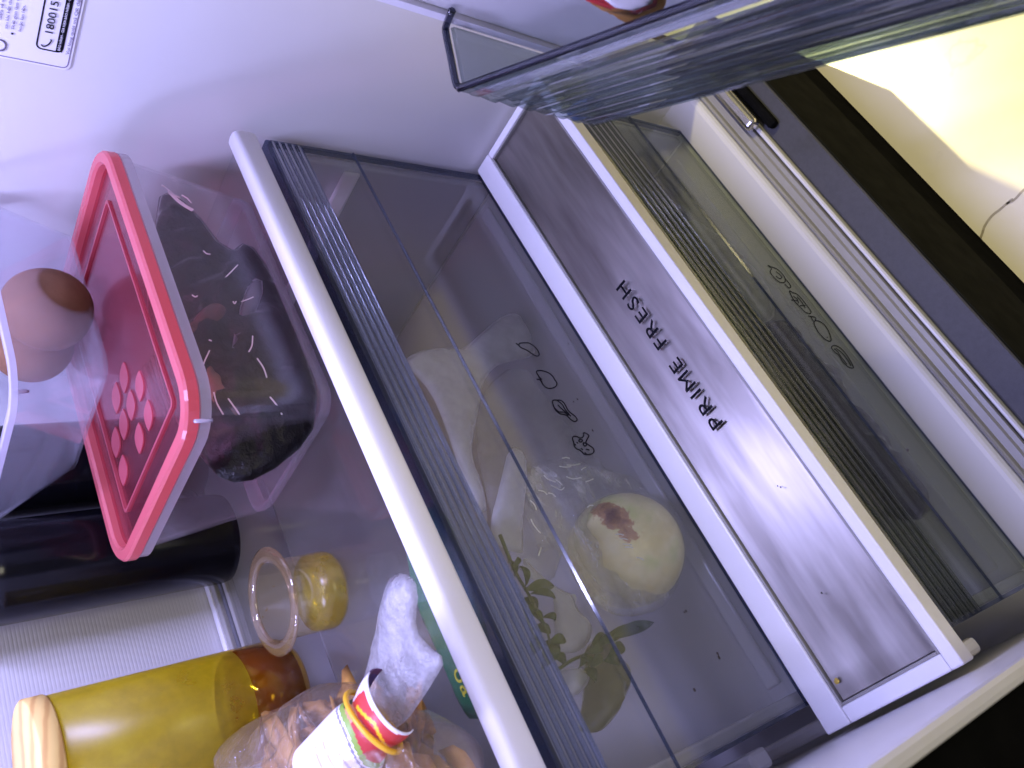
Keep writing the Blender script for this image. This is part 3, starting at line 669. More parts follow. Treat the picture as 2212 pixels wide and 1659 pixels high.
for zx, zy in ((1355, 240), (1525, 330), (1270, 460), (1430, 540), (1620, 650), (1350, 750), (1520, 900), (1265, 945), (1345, 1250)):
    a = at(.1984 * zx, 768 + .1984 * (zy - 172), 2, PZ); b = at(.1984 * (zx + 10), 768 + .1984 * (zy + 172), 2, PZ)
    w = (at(.1984 * (zx + 46), 768 + .1984 * zy, 2, PZ) - at(.1984 * (zx - 46), 768 + .1984 * zy, 2, PZ)) / 2
    pts = []
    for k in range(9):
        t = k / 8; pts.append(a.lerp(b, t) + w * math.sin(PI * t) ** .9)
    for k in range(7, 0, -1):
        t = k / 8; pts.append(a.lerp(b, t) - w * math.sin(PI * t) ** .9)
    hull_prism('petal', pts, (0, 0, 0.0008), MT['petal'], pt)
# small catch under the rim
tube('catch', [at(421, 910, 1, 0.3750), at(458, 908, 1, 0.3795)], 0.0011, MT['tubrim'], pt)

# dark bags inside the tub
def dz2(a, b): return (.3472 * a, 274.3 + .3472 * b)
def dz3(a, b): return (.3472 * a, 822.9 + .3472 * b)
LEAN = Vector((0, -1, 0.45)).normalized()
def lean(pts, off): return [atp(x, y, Vector((0.4, 0.4000 - off, 0.2300)), LEAN) for x, y in pts]
def onplane(pts, ax, v): return [at(x, y, ax, v) for x, y in pts]
db = pillow('dark_bag', lean([dz2(1000, 370), dz2(1200, 500), dz2(1420, 790), dz2(1540, 700), dz2(1690, 900), dz2(1840, 1200), dz2(1960, 1580), dz3(1975, 130), dz3(1940, 360), dz3(1630, 610), dz3(1400, 640), dz3(1250, 480), dz3(1060, 200), dz2(950, 1400), dz2(900, 1000), dz2(960, 640)], 0.0), 0.010, MT['darkbag'], wrinkle=0.75, freq=45, seed=3, res=0.0045, fold=1.2, smooth_it=1)
tag(db, 'crumpled dark plastic bag of food inside the frosted tub', 'bag')
mt = pillow('dried_meat', lean([dz2(1340, 930), dz2(1440, 1000), dz2(1430, 1200), dz2(1310, 1290), dz2(1180, 1320), dz2(1125, 1270), dz2(1220, 1190), dz2(1300, 1080)], 0.0085), 0.006, MT['meat'], wrinkle=0.6, freq=120, seed=5, res=0.003)
tag(mt, 'reddish brown piece of dried meat showing through the frosted tub', 'meat')
m2 = pillow('dried_meat', lean([dz2(1300, 1380), dz2(1340, 1500), dz2(1460, 1620), dz3(1500, 150), dz3(1535, 400), dz3(1480, 250), dz3(1380, 250), dz3(1290, 100), dz2(1255, 1560)], 0.0085), 0.004, MT['tan'], wrinkle=0.6, freq=120, seed=6, res=0.003)
tag(m2, 'tan strip of dried meat lower in the frosted tub', 'meat')
st = pillow('film_strip', lean([dz2(1560, 920), dz2(1660, 970), dz2(1560, 1230), dz2(1530, 1500), dz3(1530, 400), dz3(1400, 420), dz2(1420, 1600), dz2(1450, 1300), dz2(1490, 1120)], 0.0110), 0.0015, MT['strip'], wrinkle=0.4, freq=40, seed=8, res=0.004, smooth_it=1)
tag(st, 'pale grey strip of film folded over the dark bag in the tub', 'film strip')

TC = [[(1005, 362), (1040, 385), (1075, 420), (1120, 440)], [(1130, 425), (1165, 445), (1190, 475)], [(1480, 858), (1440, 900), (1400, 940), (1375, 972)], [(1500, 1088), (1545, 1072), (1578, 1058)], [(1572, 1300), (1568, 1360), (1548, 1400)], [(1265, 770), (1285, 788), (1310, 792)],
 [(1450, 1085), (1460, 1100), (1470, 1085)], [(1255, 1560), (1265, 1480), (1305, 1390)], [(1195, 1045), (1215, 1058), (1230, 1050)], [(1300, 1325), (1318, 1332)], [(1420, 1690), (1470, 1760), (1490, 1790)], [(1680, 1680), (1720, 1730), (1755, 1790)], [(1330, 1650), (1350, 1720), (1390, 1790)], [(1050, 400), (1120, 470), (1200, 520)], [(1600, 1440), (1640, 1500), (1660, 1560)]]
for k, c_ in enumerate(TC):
    ribbon('crease', [spline([dz2(*q) for q in c_], 4)], 0.0008 if k != 13 else 0.0024, lambda a, b: lean([(a, b)], .0165)[0], MT['crease'], db, 0.0003, LEAN)  # white ribbons imitate highlights on the crumpled bag

# clear tub with eggs on the pink lid
TZ = LZ + 0.0008
ct = thing('clear_tub', (0.43, 0.50, TZ), 'open clear plastic tub holding brown eggs on top of the pink lid', 'egg tub')
Ob = (0.3690, 0.5040, 0.4560, 0.5850, 0.016); Ot = (0.3370, 0.5135, 0.4330, 0.6050, 0.024); ZR = 0.3905
loft('tub_body', [(TZ, *inn(Ob, .004)), (TZ + 0.002, *inn(Ob, .0006)), (TZ + 0.005, *Ob), (ZR - 0.003, *Ot), (ZR - 0.003, *inn(Ot, .0012)), (TZ + 0.0055, *inn(Ob, .0012)), (TZ + 0.003, *inn(Ob, .003))], MT['tubclear'], ct, cap0=True, cap1=True)
loft('tub_rim', [(ZR - 0.0036, *inn(Ot, -.0003)), (ZR - 0.0034, *inn(Ot, -.0038)), (ZR, *inn(Ot, -.0036)), (ZR + 0.0006, *inn(Ot, -.002)), (ZR + 0.0004, *inn(Ot, .0012)), (ZR - 0.0026, *inn(Ot, .0014))], MT['tubrim'], ct, closed=True)
tube('catch', [at(28, 847, 1, 0.4395), at(60, 845, 1, 0.4450)], 0.0012, MT['tubrim'], ct)
def egg(center, rl, rs, axis, label):
    prof = []
    for k in range(25):
        a = PI * k / 24; z = -math.cos(a) * rl; r = rs * math.sin(a) * (1 - 0.13 * (z / rl)) ; prof.append((max(r, 0), z))
    o = lathe('egg', prof, 0, 0, MT['egg'], None, 40)
    q = Vector((0, 0, 1)).rotation_difference(Vector(axis).normalized())
    o.data.transform(Matrix.Translation(Vector(center)) @ q.to_matrix().to_4x4())
    return tag(o, label, 'egg', 'brown eggs in the clear tub')
egg(at(97, 665, 1, 0.472), 0.0305, 0.0275, (0.75, 0.35, 0.35), 'upper brown egg in front against the clear tub wall')
egg(at(66, 742, 1, 0.515), 0.0290, 0.0265, (0.8, 0.6, 0.0), 'lower brown egg half hidden behind the front egg')

# bag of crisps in front of the jar, tied with a rubber band
def dzb(a, b): return (466.3 + .2728 * a, 1206.9 + .2728 * b)
BC = Vector((0.075, 0.470, 0.262))
bag = thing('snack_bag', (0.08, 0.45, SZ), 'clear plastic bag of brown crisps tied with a yellow rubber band', 'snack bag')
body = [(505, 1640), (540, 1570), (575, 1537), (640, 1517), (660, 1490), (700, 1473), (745, 1480), (790, 1500), (850, 1530), (905, 1545), (945, 1590), (985, 1660), (1000, 1740), (900, 1800), (700, 1820), (520, 1760)]
pillow('bag_body', [at(x, y, 2, 0.264) for x, y in body], 0.037, MT['nutfilm'], bag, res=0.005, wrinkle=0.22, freq=50, seed=11, fold=0.8)
flare = [(777, 1490), (795, 1430), (815, 1350), (828, 1275), (845, 1243), (872, 1237), (899, 1254), (902, 1290), (897, 1360), (928, 1398), (964, 1424), (938, 1470), (908, 1516), (880, 1556), (845, 1580), (800, 1552), (778, 1520)]
pillow('bag_mouth', [at(x, y, 2, 0.2700) for x, y in flare], 0.0045, MT['mouthfilm'], bag, res=0.004, wrinkle=0.5, freq=60, seed=12, smooth_it=1, fold=1.2)
cr = bmesh.new(); rg = random.Random(4)
for k in range(75):
    for _ in range(20):
        px, py = rg.uniform(520, 980), rg.uniform(1490, 1790); 
        u = at(px, py, 2, 0.262)
        # keep within the bag outline
        s = False; Q = body
        for i in range(len(Q)):
            (ax, ay), (bx, by) = Q[i], Q[(i + 1) % len(Q)]
            if (ay > py) != (by > py) and px < (bx - ax) * (py - ay) / (by - ay) + ax: s = not s
        if s: break
    else: continue
    px, py = 765 + (px - 765) * .72, 1650 + (py - 1650) * .72; u = at(px, py, 2, 0.262)
    cpt = u + Vector((0, 0, rg.uniform(-0.024, 0.008)))
    w, l, h = rg.uniform(.008, .014), rg.uniform(.012, .021), rg.uniform(.0015, .003)
    rot = Matrix.Rotation(rg.uniform(0, 6.28), 3, 'Z') @ Matrix.Rotation(rg.uniform(-.5, .5), 3, 'X') @ Matrix.Rotation(rg.uniform(-.5, .5), 3, 'Y')
    ret = bmesh.ops.create_icosphere(cr, subdivisions=2, radius=1)
    for v in ret['verts']:
        f = 1 + .75 * noise.noise(v.co * 1.6 + Vector((k, 0, 0)))
        v.co = cpt + rot @ Vector((v.co.x * l * f, v.co.y * w * f, v.co.z * h + .003 * (v.co.x ** 2) * math.sin(k)))
crisps = from_bm('crisps', cr, MT['crisp'], None, smooth=True); tag(crisps, 'heap of brown crisps inside the tied clear bag', 'crisps', kind='stuff')
# printed packet under the band
bm = bmesh.new(); cl = bm.loops.layers.float_color.new('print')
A0, A1 = at(846, 1512, 2, 0.2790), at(690, 1690, 2, 0.2960)
axv = (A1 - A0); ln = axv.length; axn = axv.normalized(); sidev = axn.cross(Vector((0, 0, 1))).normalized(); upn = sidev.cross(axn)
NU, NV = 90, 60
rg2 = random.Random(9)
def pcol(u, v):
    """print of the packet: u along the roll from its mouth, v around it from 0 to 1"""
    white = (0.80, 0.78, 0.82); 
    e = 0.03 * math.sin(v * 9)
    if u < 0.02 + 0.04 * v: return white if v < .8 else (0.10, 0.03, 0.10)
    if u < 0.24 + e:
        if v > 0.86: return (0.05, 0.03, 0.14)
        if v > 0.66 + 0.4 * (u - .1): return (0.78, 0.74, 0.80) if v < .80 else (0.13, 0.03, 0.06)
        if abs(u - (0.09 + abs(v - 0.40) * 0.45)) < 0.016 and .1 < v < .62: return (0.85, 0.52, 0.02)
        return (0.50, 0.03, 0.03)
    if u < 0.34 + e:
        if v > 0.72: return (0.03, 0.06, 0.02) if v < .86 else (0.55, 0.30, 0.14)
        return (0.46, 0.03, 0.03) if v < .55 else (0.60, 0.28, 0.16)
    if u < 0.385 + e: return (0.24, 0.38, 0.06)
    if u < 0.40 + e: return white
    if u < 0.418 + e: return (0.22, 0.21, 0.28)
    if v > 0.93: return (0.05, 0.04, 0.10)
    if v > 0.86 and u < 0.56: return (0.26, 0.42, 0.08)
    for k, (cu, v0, v1) in enumerate(((0.50, .10, .45), (0.60, .08, .6), (0.64, .08, .5), (0.70, .06, .62), (0.76, .06, .55))):
        if abs(u - cu) < 0.010 and v0 < v < v1 and (int(v * 30) * 7 + k * 3) % 4: return (0.44, 0.38, 0.60)
    if u > 0.86 and .22 < v < .38: return (0.70, 0.05, 0.10)
    return white
grid = []
for i in range(NU + 1):
    row = []
    for j in range(NV + 1):
        u, v = i / NU, j / NV; r = 0.0175 - 0.0035 * math.exp(-((u - .27) / .12) ** 2) + .003 * u
        a = math.radians(200 - 220 * v)
        row.append(bm.verts.new(A0 + axn * (u * ln) + sidev * (math.cos(a) * r) + upn * (math.sin(a) * r * .62)))
    grid.append(row)
for i in range(NU):
    for j in range(NV):
        f = bm.faces.new((grid[i][j], grid[i + 1][j], grid[i + 1][j + 1], grid[i][j + 1])); c_ = pcol((i + .5) / NU, (j + .5) / NV)
        for l in f.loops: l[cl] = (*c_, 1)
for f in bm.faces: f.smooth = True
me = bpy.data.meshes.new('packet'); bm.to_mesh(me); bm.free()
pk = mesh_obj('printed_packet', me, MT['printed']); sm = pk.modifiers.new('thickness', 'SOLIDIFY'); sm.thickness = 0.0006
tag(pk, 'white packet with red and green print rolled inside the tied bag mouth', 'packet')
# rubber band
RC = A0 + axn * (ln * .25)
ring = []
for k in range(40):
    a = 2 * PI * k / 40; ring.append(RC + sidev * math.cos(a) * 0.0195 + upn * (math.sin(a) * 0.0125) + axn * (.005 * math.cos(a + .6)))
rb = tube('rubber_band', ring, 0.0014, MT['rubber'], None, 8, True); tag(rb, 'yellow rubber band round the neck of the crisp bag', 'rubber band')

# ------------------------------------------------------------------ things in the upper drawer
# pale fruit
FC = at(1350, 1189, 1, 0.4080); FR_ = 0.0415
fo = lathe('wrapped_fruit', [(max(0, FR_ * math.sin(PI * k / 28) * (1 + .04 * math.cos(PI * k / 28))), -FR_ * 1.04 * math.cos(PI * k / 28)) for k in range(29)], 0, 0, None, None, 48)
def onball(px, py, c, r):
    d = ray(px, py).normalized(); oc = CPOS - c; b = oc.dot(d); return CPOS + d * (-b - math.sqrt(max(0, b * b - oc.dot(oc) + r * r))) - c
bloc = onball(1322, 1112, FC, FR_)
e1 = (onball(1360, 1140, FC, FR_) - onball(1275, 1090, FC, FR_)).normalized(); e2 = bloc.normalized().cross(e1)
fo.location = FC
tag(fo, 'round pale green fruit with brown bruise wrapped in clear film', 'fruit')
fo.data.materials.append(mat_fruit(tuple(bloc), e1, e2, 22, 52))
wr = pillow('film_wrap', onplane([(1137, 1014), (1170, 995), (1232, 991), (1281, 1010), (1385, 1035), (1458, 1100), (1486, 1195), (1448, 1310), (1350, 1340), (1280, 1305), (1240, 1230), (1195, 1178), (1166, 1201), (1152, 1150), (1131, 1105), (1131, 1071)], 1, 0.4050), 0.0110, MT['film'], wrinkle=0.5, freq=70, seed=21, res=0.0035, fold=1.2, back=0.6)
MT['filmlite'] = clear('tight_clear_film', (0.97, 0.97, 0.97), 0.22, 0.09, (0.85, 0.85, 0.80), f0=0.05, bump=1.0, bscale=60, bdist=0.004, dvary=0.09, dscale=70)
shl = lathe('film_shell', [(max(0, (FR_ + .0011) * math.sin(PI * k / 28) * (1 + .04 * math.cos(PI * k / 28))), -(FR_ + .0011) * 1.04 * math.cos(PI * k / 28)) for k in range(29)], FC.x, FC.y, MT['filmlite'], None, 48)
for v in shl.data.vertices: v.co.z += FC.z
shl.parent = wr
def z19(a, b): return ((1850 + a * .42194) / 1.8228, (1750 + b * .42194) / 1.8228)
GLINTS = [[(835, 205), (890, 212), (945, 208)], [(905, 192), (960, 195), (1030, 182)], [(1040, 240), (1055, 225), (1082, 216)], [(690, 288), (720, 320), (745, 332), (800, 352)], [(755, 380), (800, 402), (850, 425), (880, 402)],
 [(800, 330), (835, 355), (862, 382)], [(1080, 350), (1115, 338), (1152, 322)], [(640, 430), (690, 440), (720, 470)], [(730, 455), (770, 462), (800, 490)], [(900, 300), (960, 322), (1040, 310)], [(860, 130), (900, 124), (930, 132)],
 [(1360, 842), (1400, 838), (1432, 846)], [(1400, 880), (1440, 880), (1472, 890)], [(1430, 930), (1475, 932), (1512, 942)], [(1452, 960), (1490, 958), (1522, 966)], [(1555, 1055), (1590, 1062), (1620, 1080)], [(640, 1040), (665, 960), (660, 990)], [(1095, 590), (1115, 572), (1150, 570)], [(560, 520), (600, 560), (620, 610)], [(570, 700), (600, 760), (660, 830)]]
for c_ in GLINTS:
    ribbon('crease', [spline([z19(*q) for q in c_], 4)], 0.0007, lambda a, b: at(a, b, 1, YU + 0.0036), MT['crease'], wr, 0.0003)  # painted white glints stand in for reflections on the film
tag(wr, 'crinkled clear film wrapped round the pale fruit', 'film wrap')
# white carrier bag pieces
WB = 'white plastic bags in the upper drawer'
def wbag(pts, y, th, seed, label):
    o = pillow('plastic_bag', onplane(pts, 1, y), th, MT['whitebag'], wrinkle=0.5, freq=35, seed=seed, res=0.005, fold=1.2, smooth_it=1)
    return tag(o, label, 'plastic bag', WB)
wbag([(999, 756), (1072, 690), (1107, 673), (1128, 687), (1152, 739), (1156, 770), (1100, 781), (1065, 793), (1041, 829), (1036, 874), (1020, 950), (1021, 996), (1041, 1041), (1051, 1090), (1053, 1142), (1030, 1100), (992, 1013), (961, 916), (930, 846), (880, 790), (878, 770), (923, 753), (982, 753)], 0.415, 0.006, 31, 'large hazy white bag spread in the middle of the upper drawer')
wbag([(1100, 960), (1137, 978), (1139, 1047), (1130, 1099), (1130, 1176), (1129, 1197), (1095, 1190), (1064, 1165), (1059, 1155), (1062, 1113), (1076, 1064)], 0.405, 0.005, 32, 'narrow white bag fold standing beside the wrapped fruit')
wbag([(1129, 1197), (1153, 1228), (1191, 1262), (1229, 1283), (1247, 1283), (1243, 1314), (1278, 1346), (1281, 1370), (1257, 1408), (1201, 1415), (1198, 1360), (1196, 1283), (1180, 1266), (1132, 1245)], 0.400, 0.004, 33, 'twisted white bag end hanging among the green herbs')
wbag([(1207, 1449), (1233, 1441), (1272, 1445), (1275, 1465), (1266, 1485), (1241, 1506), (1229, 1500), (1221, 1479)], 0.395, 0.005, 34, 'small white bag corner below the herb stem')
hz = clear('hazy_crumpled_bag', (0.95, 0.95, 0.95), 0.25, 0.16, (0.78, 0.78, 0.76), f0=0.05, bump=1.0, bscale=45, bdist=0.005, dvary=0.14, dscale=28)
MT['hazebag'] = hz
hb = pillow('plastic_bag', onplane([(1045, 840), (1110, 785), (1160, 830), (1205, 905), (1270, 965), (1370, 1010), (1330, 1080), (1220, 1180), (1190, 1270), (1130, 1240), (1085, 1190), (1062, 1120), (1036, 1010), (1024, 920)], 1, 0.4330), 0.012, MT['hazebag'], wrinkle=0.7, freq=40, seed=36, res=0.005, fold=1.4, smooth_it=1, back=.4)
tag(hb, 'large milky crumpled bag behind the wrapped fruit', 'plastic bag', WB)
# leafy vegetable
lt = pillow('leaf_vegetable', onplane([(1260, 1399), (1300, 1372), (1330, 1415), (1352, 1469), (1352, 1498), (1340, 1528), (1306, 1578), (1275, 1584), (1262, 1528), (1270, 1450)], 1, 0.420), 0.016, MT['lettuce'], wrinkle=0.5, freq=60, seed=41, res=0.004, fold=1.0)
tag(lt, 'pale green leafy vegetable at the left end of the upper drawer', 'vegetable')
# herb sprigs: stem and leaves
def dz4(a, b): return (822.9 + .3472 * a, 932.6 + .3472 * b)
def sprig(stem_px, leaves_px, y, label, rad=0.0013):
    c0 = at(*stem_px[0], 1, y)
    t = thing('herb_sprig', c0, label, 'herb', 'green herb sprigs in the upper drawer')
    S = spline([tuple(at(px, py, 1, y + .004 * math.sin(i * 1.3))) for i, (px, py) in enumerate(stem_px)], 4)
    tube('stem', S, [rad * (1 - .5 * i / len(S)) for i in range(len(S))], MT['stem'], t, 6)
    for i, (a, b, w) in enumerate(leaves_px):
        w *= .68; pa, pb = at(*a, 1, y - .003), at(*b, 1, y - .003 - .004 * ((i % 3) - 1)); d = pb - pa; s = d.cross(Vector((0, 1, 0.25 * ((i % 3) - 1)))).normalized()
        bm = bmesh.new(); rows = []
        for k in range(9):
            q = k / 8; ww = w * math.sin(PI * min(1, q * .96 + .02)) ** .8; c_ = pa.lerp(pb, q) + Vector((0, -.004 * math.sin(PI * q), 0))
            rows.append([bm.verts.new(c_ - s * ww + Vector((0, -.0012, 0))), bm.verts.new(c_ + Vector((0, .0008, 0))), bm.verts.new(c_ + s * ww + Vector((0, -.0012, 0)))])
        for A, B in zip(rows, rows[1:]):
            for k in range(2): bm.faces.new((A[k], A[k + 1], B[k + 1], B[k]))
        o = from_bm('leaf', bm, MT['leaf'], t, smooth=True); sm = o.modifiers.new('thickness', 'SOLIDIFY'); sm.thickness = 0.0006
    return t
sprig([dz4(740, 640), dz4(830, 860), dz4(900, 980), dz4(960, 1090), dz4(1030, 1230), dz4(1050, 1320)],
      [(dz4(890, 990), dz4(1070, 965), .006), (dz4(930, 1010), dz4(1080, 1040), .004), (dz4(810, 860), dz4(850, 790), .003), (dz4(830, 900), dz4(790, 810), .003), (dz4(900, 960), dz4(860, 840), .004), (dz4(1000, 1160), dz4(1080, 1180), .005), (dz4(1040, 1320), dz4(1140, 1300), .005), (dz4(1040, 1330), dz4(1060, 1440), .006), (dz4(960, 1100), dz4(900, 1130), .004)], 0.384, 'long herb sprig with leaves running beside the ribbed handle')
sprig([dz4(1100, 1480), dz4(1190, 1420), dz4(1280, 1380), dz4(1350, 1310), dz4(1400, 1270)],
      [(dz4(1240, 1400), dz4(1230, 1470), .0035), (dz4(1250, 1400), dz4(1285, 1470), .004), (dz4(1270, 1385), dz4(1380, 1360), .004), (dz4(1300, 1350), dz4(1390, 1270), .006), (dz4(1330, 1330), dz4(1480, 1270), .005), (dz4(1380, 1290), dz4(1600, 1220), .005), (dz4(1390, 1300), dz4(1690, 1190), .006)], 0.386, 'short herb sprig crossing the white bag corner')
sprig([dz4(860, 1000), dz4(900, 1120), dz4(930, 1230), dz4(990, 1330), dz4(1080, 1420)],
      [(dz4(880, 1040), dz4(960, 1140), .006), (dz4(900, 1120), dz4(1000, 1200), .005), (dz4(930, 1230), dz4(1050, 1260), .006), (dz4(950, 1270), dz4(930, 1400), .006), (dz4(990, 1330), dz4(1110, 1360), .005), (dz4(1010, 1350), dz4(1000, 1480), .006), (dz4(1060, 1400), dz4(1140, 1460), .005)], 0.392, 'dark herb sprig at the back of the herb bunch')
sprig([dz4(1150, 1560), dz4(1220, 1500), dz4(1330, 1460), dz4(1420, 1400)],
      [(dz4(1200, 1520), dz4(1260, 1600), .006), (dz4(1250, 1490), dz4(1330, 1560), .006), (dz4(1300, 1470), dz4(1350, 1380), .005), (dz4(1380, 1430), dz4(1480, 1440), .006), (dz4(1410, 1400), dz4(1500, 1330), .006)], 0.398, 'lowest herb sprig lying on the pale leafy vegetable')
# green printed bag high in the drawer, seen through the shelf glass
gz = 0.196
gb = pillow('green_bag', [at(x, y, 2, gz) for x, y in ((872, 1140), (878, 1200), (884, 1232), (888, 1270), (908, 1330), (938, 1395), (970, 1470), (996, 1530), (1020, 1560), (1090, 1530), (1060, 1380), (1000, 1200), (960, 1100), (920, 1080))], 0.005, MT['green'], wrinkle=0.4, freq=50, seed=51, res=0.005, smooth_it=1)
tag(gb, 'dark green bag with yellow print under the shelf glass', 'bag')
def gtext(s, p, q, size):
    a, b = at(*p, 2, gz + .0078), at(*q, 2, gz + .0078); d = (b - a).normalized()
    text_on('lettering', s, size, a, d, Vector((0, 0, 1)).cross(d), MT['yellowprint'], gb, extrude=0.0003)
gtext('VIT', (940, 1330), (992, 1445), 0.030)
gtext('oa', (978, 1452), (1000, 1500), 0.017)
# crumbs on the drawer front and floor
def crumbs(name, pts, ax, v, r, mat, label, parent=None):
    bm = bmesh.new()
    for i, (px, py) in enumerate(pts):
        c_ = at(px, py, ax, v); ret = bmesh.ops.create_icosphere(bm, subdivisions=1, radius=r * (0.6 + .5 * ((i * 37) % 7) / 7))
        for w in ret['verts']: w.co = c_ + Vector((w.co.x * 1.3, w.co.y * (.4 if ax == 1 else 1), w.co.z * (.4 if ax == 2 else 1))) * (1 + .4 * noise.noise(w.co * 900 + Vector((i, 0, 0))))
    o = from_bm(name, bm, mat, parent); tag(o, label, None, kind='stuff'); return o
crumbs('crumbs', [(1239, 868), (1247, 862), (1550, 1412), (1553, 1420), (1478, 1322), (1482, 1320), (1500, 1490), (1228, 742), (1280, 930)], 1, YU - .0006, 0.0011, MT['crumb'], 'dark crumbs stuck to the upper drawer front')
crumbs('crumbs', [(1680, 1050), (1686, 1052), (1775, 1281), (1960, 972)], 2, .0008, 0.0008, MT['crumb'], 'dark crumbs on the white cover')
cy_ = crumbs('yellow_crumb', [(1806, 1473), (1808, 1471)], 2, -.0010, 0.0022, MT['crumbyellow'], None); cy_['kind'] = 'thing'; tag(cy_, 'yellow crumb lying in the corner of the metal plate', 'crumb')

# ------------------------------------------------------------------ things in the lower drawer
lb = pillow('plastic_bag', onplane([z2b(170, 0), z2b(300, 60), z2b(500, 270), z2b(690, 520), z2b(600, 600), z2b(520, 560), z2b(300, 290), z2b(150, 100), z2b(60, -60)], 1, 0.300), 0.012, MT['whitebag'], wrinkle=0.5, freq=40, seed=61, res=0.005, fold=1.0)
tag(lb, 'creased white bag lying in the right half of the lower drawer', 'plastic bag')
ld = pillow('dark_bag', onplane([z2b(560, 570), z2b(700, 620), z2b(950, 900), z2b(1200, 1200), z2b(1500, 1560), z2b(1650, 1750), z2b(1500, 1850), z2b(1200, 1500), z2b(900, 1100), z2b(620, 760)], 1, 0.300), 0.014, MT['darkbag'], wrinkle=0.5, freq=40, seed=62, res=0.006, fold=1.0)
tag(ld, 'dark bag of food in the left half of the lower drawer', 'bag')

# ------------------------------------------------------------------ printed label on the right wall
lbl = thing('wall_label', (XR - 0.001, 0.30, 0.37), 'white service label with phone number stuck on the right wall', 'label')
WX = XR - 0.0004
def onw(px, py, off=0.0): return at(px, py, 0, WX - off)
c0 = onw(152, 161); yb_, zb_ = c0.y, c0.z
xw = lambda y: XR + (0.647 - y) / (0.647 - 0.205) * 0.006
def wq(name, ys, zs, mat, off=0.0006, th=0.0003, r=0.0, parent=None):
    """flat patch on the wall, y from ys[0] to ys[1], z from zs[0] to zs[1]"""
    pts = []
    ring = rr_ring(ys[0], ys[1], zs[0], zs[1], r, 5) if r else [(ys[0], zs[0]), (ys[1], zs[0]), (ys[1], zs[1]), (ys[0], zs[1])]
    for y, z in ring: pts.append((xw(y) - off, y, z))
    return hull_prism(name, pts, (-th, 0, 0), mat, parent or lbl)
def wl(y, z, off): return Vector((xw(y) - off, y, z))
wq('label_sheet', (0.19, yb_), (zb_, 0.47), MT['paper'], 0.0006, 0.0002, 0.004)
def frame_line(y0, y1, z0, z1, w, mat, off=0.0009):
    ring = rr_ring(y0, y1, z0, z1, 0.003, 4); ring.append(ring[0])
    return ribbon('outline', [[(y, z) for y, z in ring]], w, lambda y, z: wl(y, z, off), mat, lbl, 0.0001, (-1, 0, 0))
frame_line(0.191, yb_ - .0015, zb_ + .0015, 0.469, 0.0006, MT['inkgrey'])
bx = onw(80, 111); bb = onw(136, 124)
frame_line(0.20, bx.y, bb.z, bx.z, 0.0009, MT['ink'])
k0, k1 = onw(122, 120).z, bb.z
wq('print_bar', (0.2005, bx.y - .0003), (k1 + .0001, k0), MT['ink'], 0.0010, 0.0001)
R_ = Vector((0.006 / 0.442, -1, 0)).normalized(); U_ = Vector((0, 0, 1))
def wtext(s, px, py, px2, py2, mat, hgt):
    a = onw(px, py); b = onw(px2, py2); a = wl(a.y, a.z, 0.0013); 
    text_on('lettering', s, hgt / 0.729, a, R_, U_, mat, lbl, fit=abs(b.y - a.y), extrude=0.00005)
hdig = onw(97.5, 81).z - onw(116.5, 81).z
wtext('1800159', 116.5, 80.5, 133.5, 0, MT['ink'], abs(hdig))
wtext('BẢO HÀNH - GIA HẠN BẢO HÀNH - ĐẶT', 132.0, 117, 157, -4, MT['paper'], abs(hdig) * .33)
wtext('Vui lòng quét mã QR để t', 151, 126, 178, 0, MT['inkgrey'], abs(hdig) * .42)
wtext('hoặc lan lớn.', 48, 76, 59, 20, MT['inkgrey'], abs(hdig) * .40)
wtext('Thời gian làm đá', 32.5, 73, 46, 0, MT['inkgrey'], abs(hdig) * .40)
wtext('sau khi kết thúc', 18, 70, 31, 0, MT['inkgrey'], abs(hdig) * .40)
wtext('thêm sẽ tự', 5, 51, 12, 4, MT['inkgrey'], abs(hdig) * .40)
bp_ = onw(28.5, 80.5)
ribbon('bullet', [[(bp_.y + .0006, bp_.z), (bp_.y - .0006, bp_.z)]], .0012, lambda y, z: wl(y, z, .0012), MT['ink'], lbl, .0001, (-1, 0, 0))
cc = onw(-1, 105); rad = abs(onw(16, 105).z - cc.z)
ribbon('ring_mark', [[(cc.y + math.cos(a) * rad * .92, cc.z + math.sin(a) * rad * .92) for a in [2 * PI * k / 40 for k in range(41)]]], rad * .22, lambda y, z: wl(y, z, .0011), MT['inkgrey'], lbl, .0001, (-1, 0, 0))
ribbon('ring_mark', [[(cc.y + math.cos(a) * rad, cc.z + math.sin(a) * rad) for a in [2 * PI * k / 40 for k in range(41)]]], rad * .06, lambda y, z: wl(y, z, .0013), MT['ink'], lbl, .0001, (-1, 0, 0))
def d5(a, b): return (a * .0992, b * .0992)
hs = [d5(920, 1045), d5(960, 1085), d5(1010, 1080), d5(1070, 1050), d5(1115, 1005), d5(1145, 960), d5(1120, 940)]
hp = [onw(*p) for p in hs]
ribbon('phone_mark', [spline([(p.y, p.z) for p in hp], 5)], abs(hdig) * .16, lambda y, z: wl(y, z, .0012), MT['ink'], lbl, .0001, (-1, 0, 0))

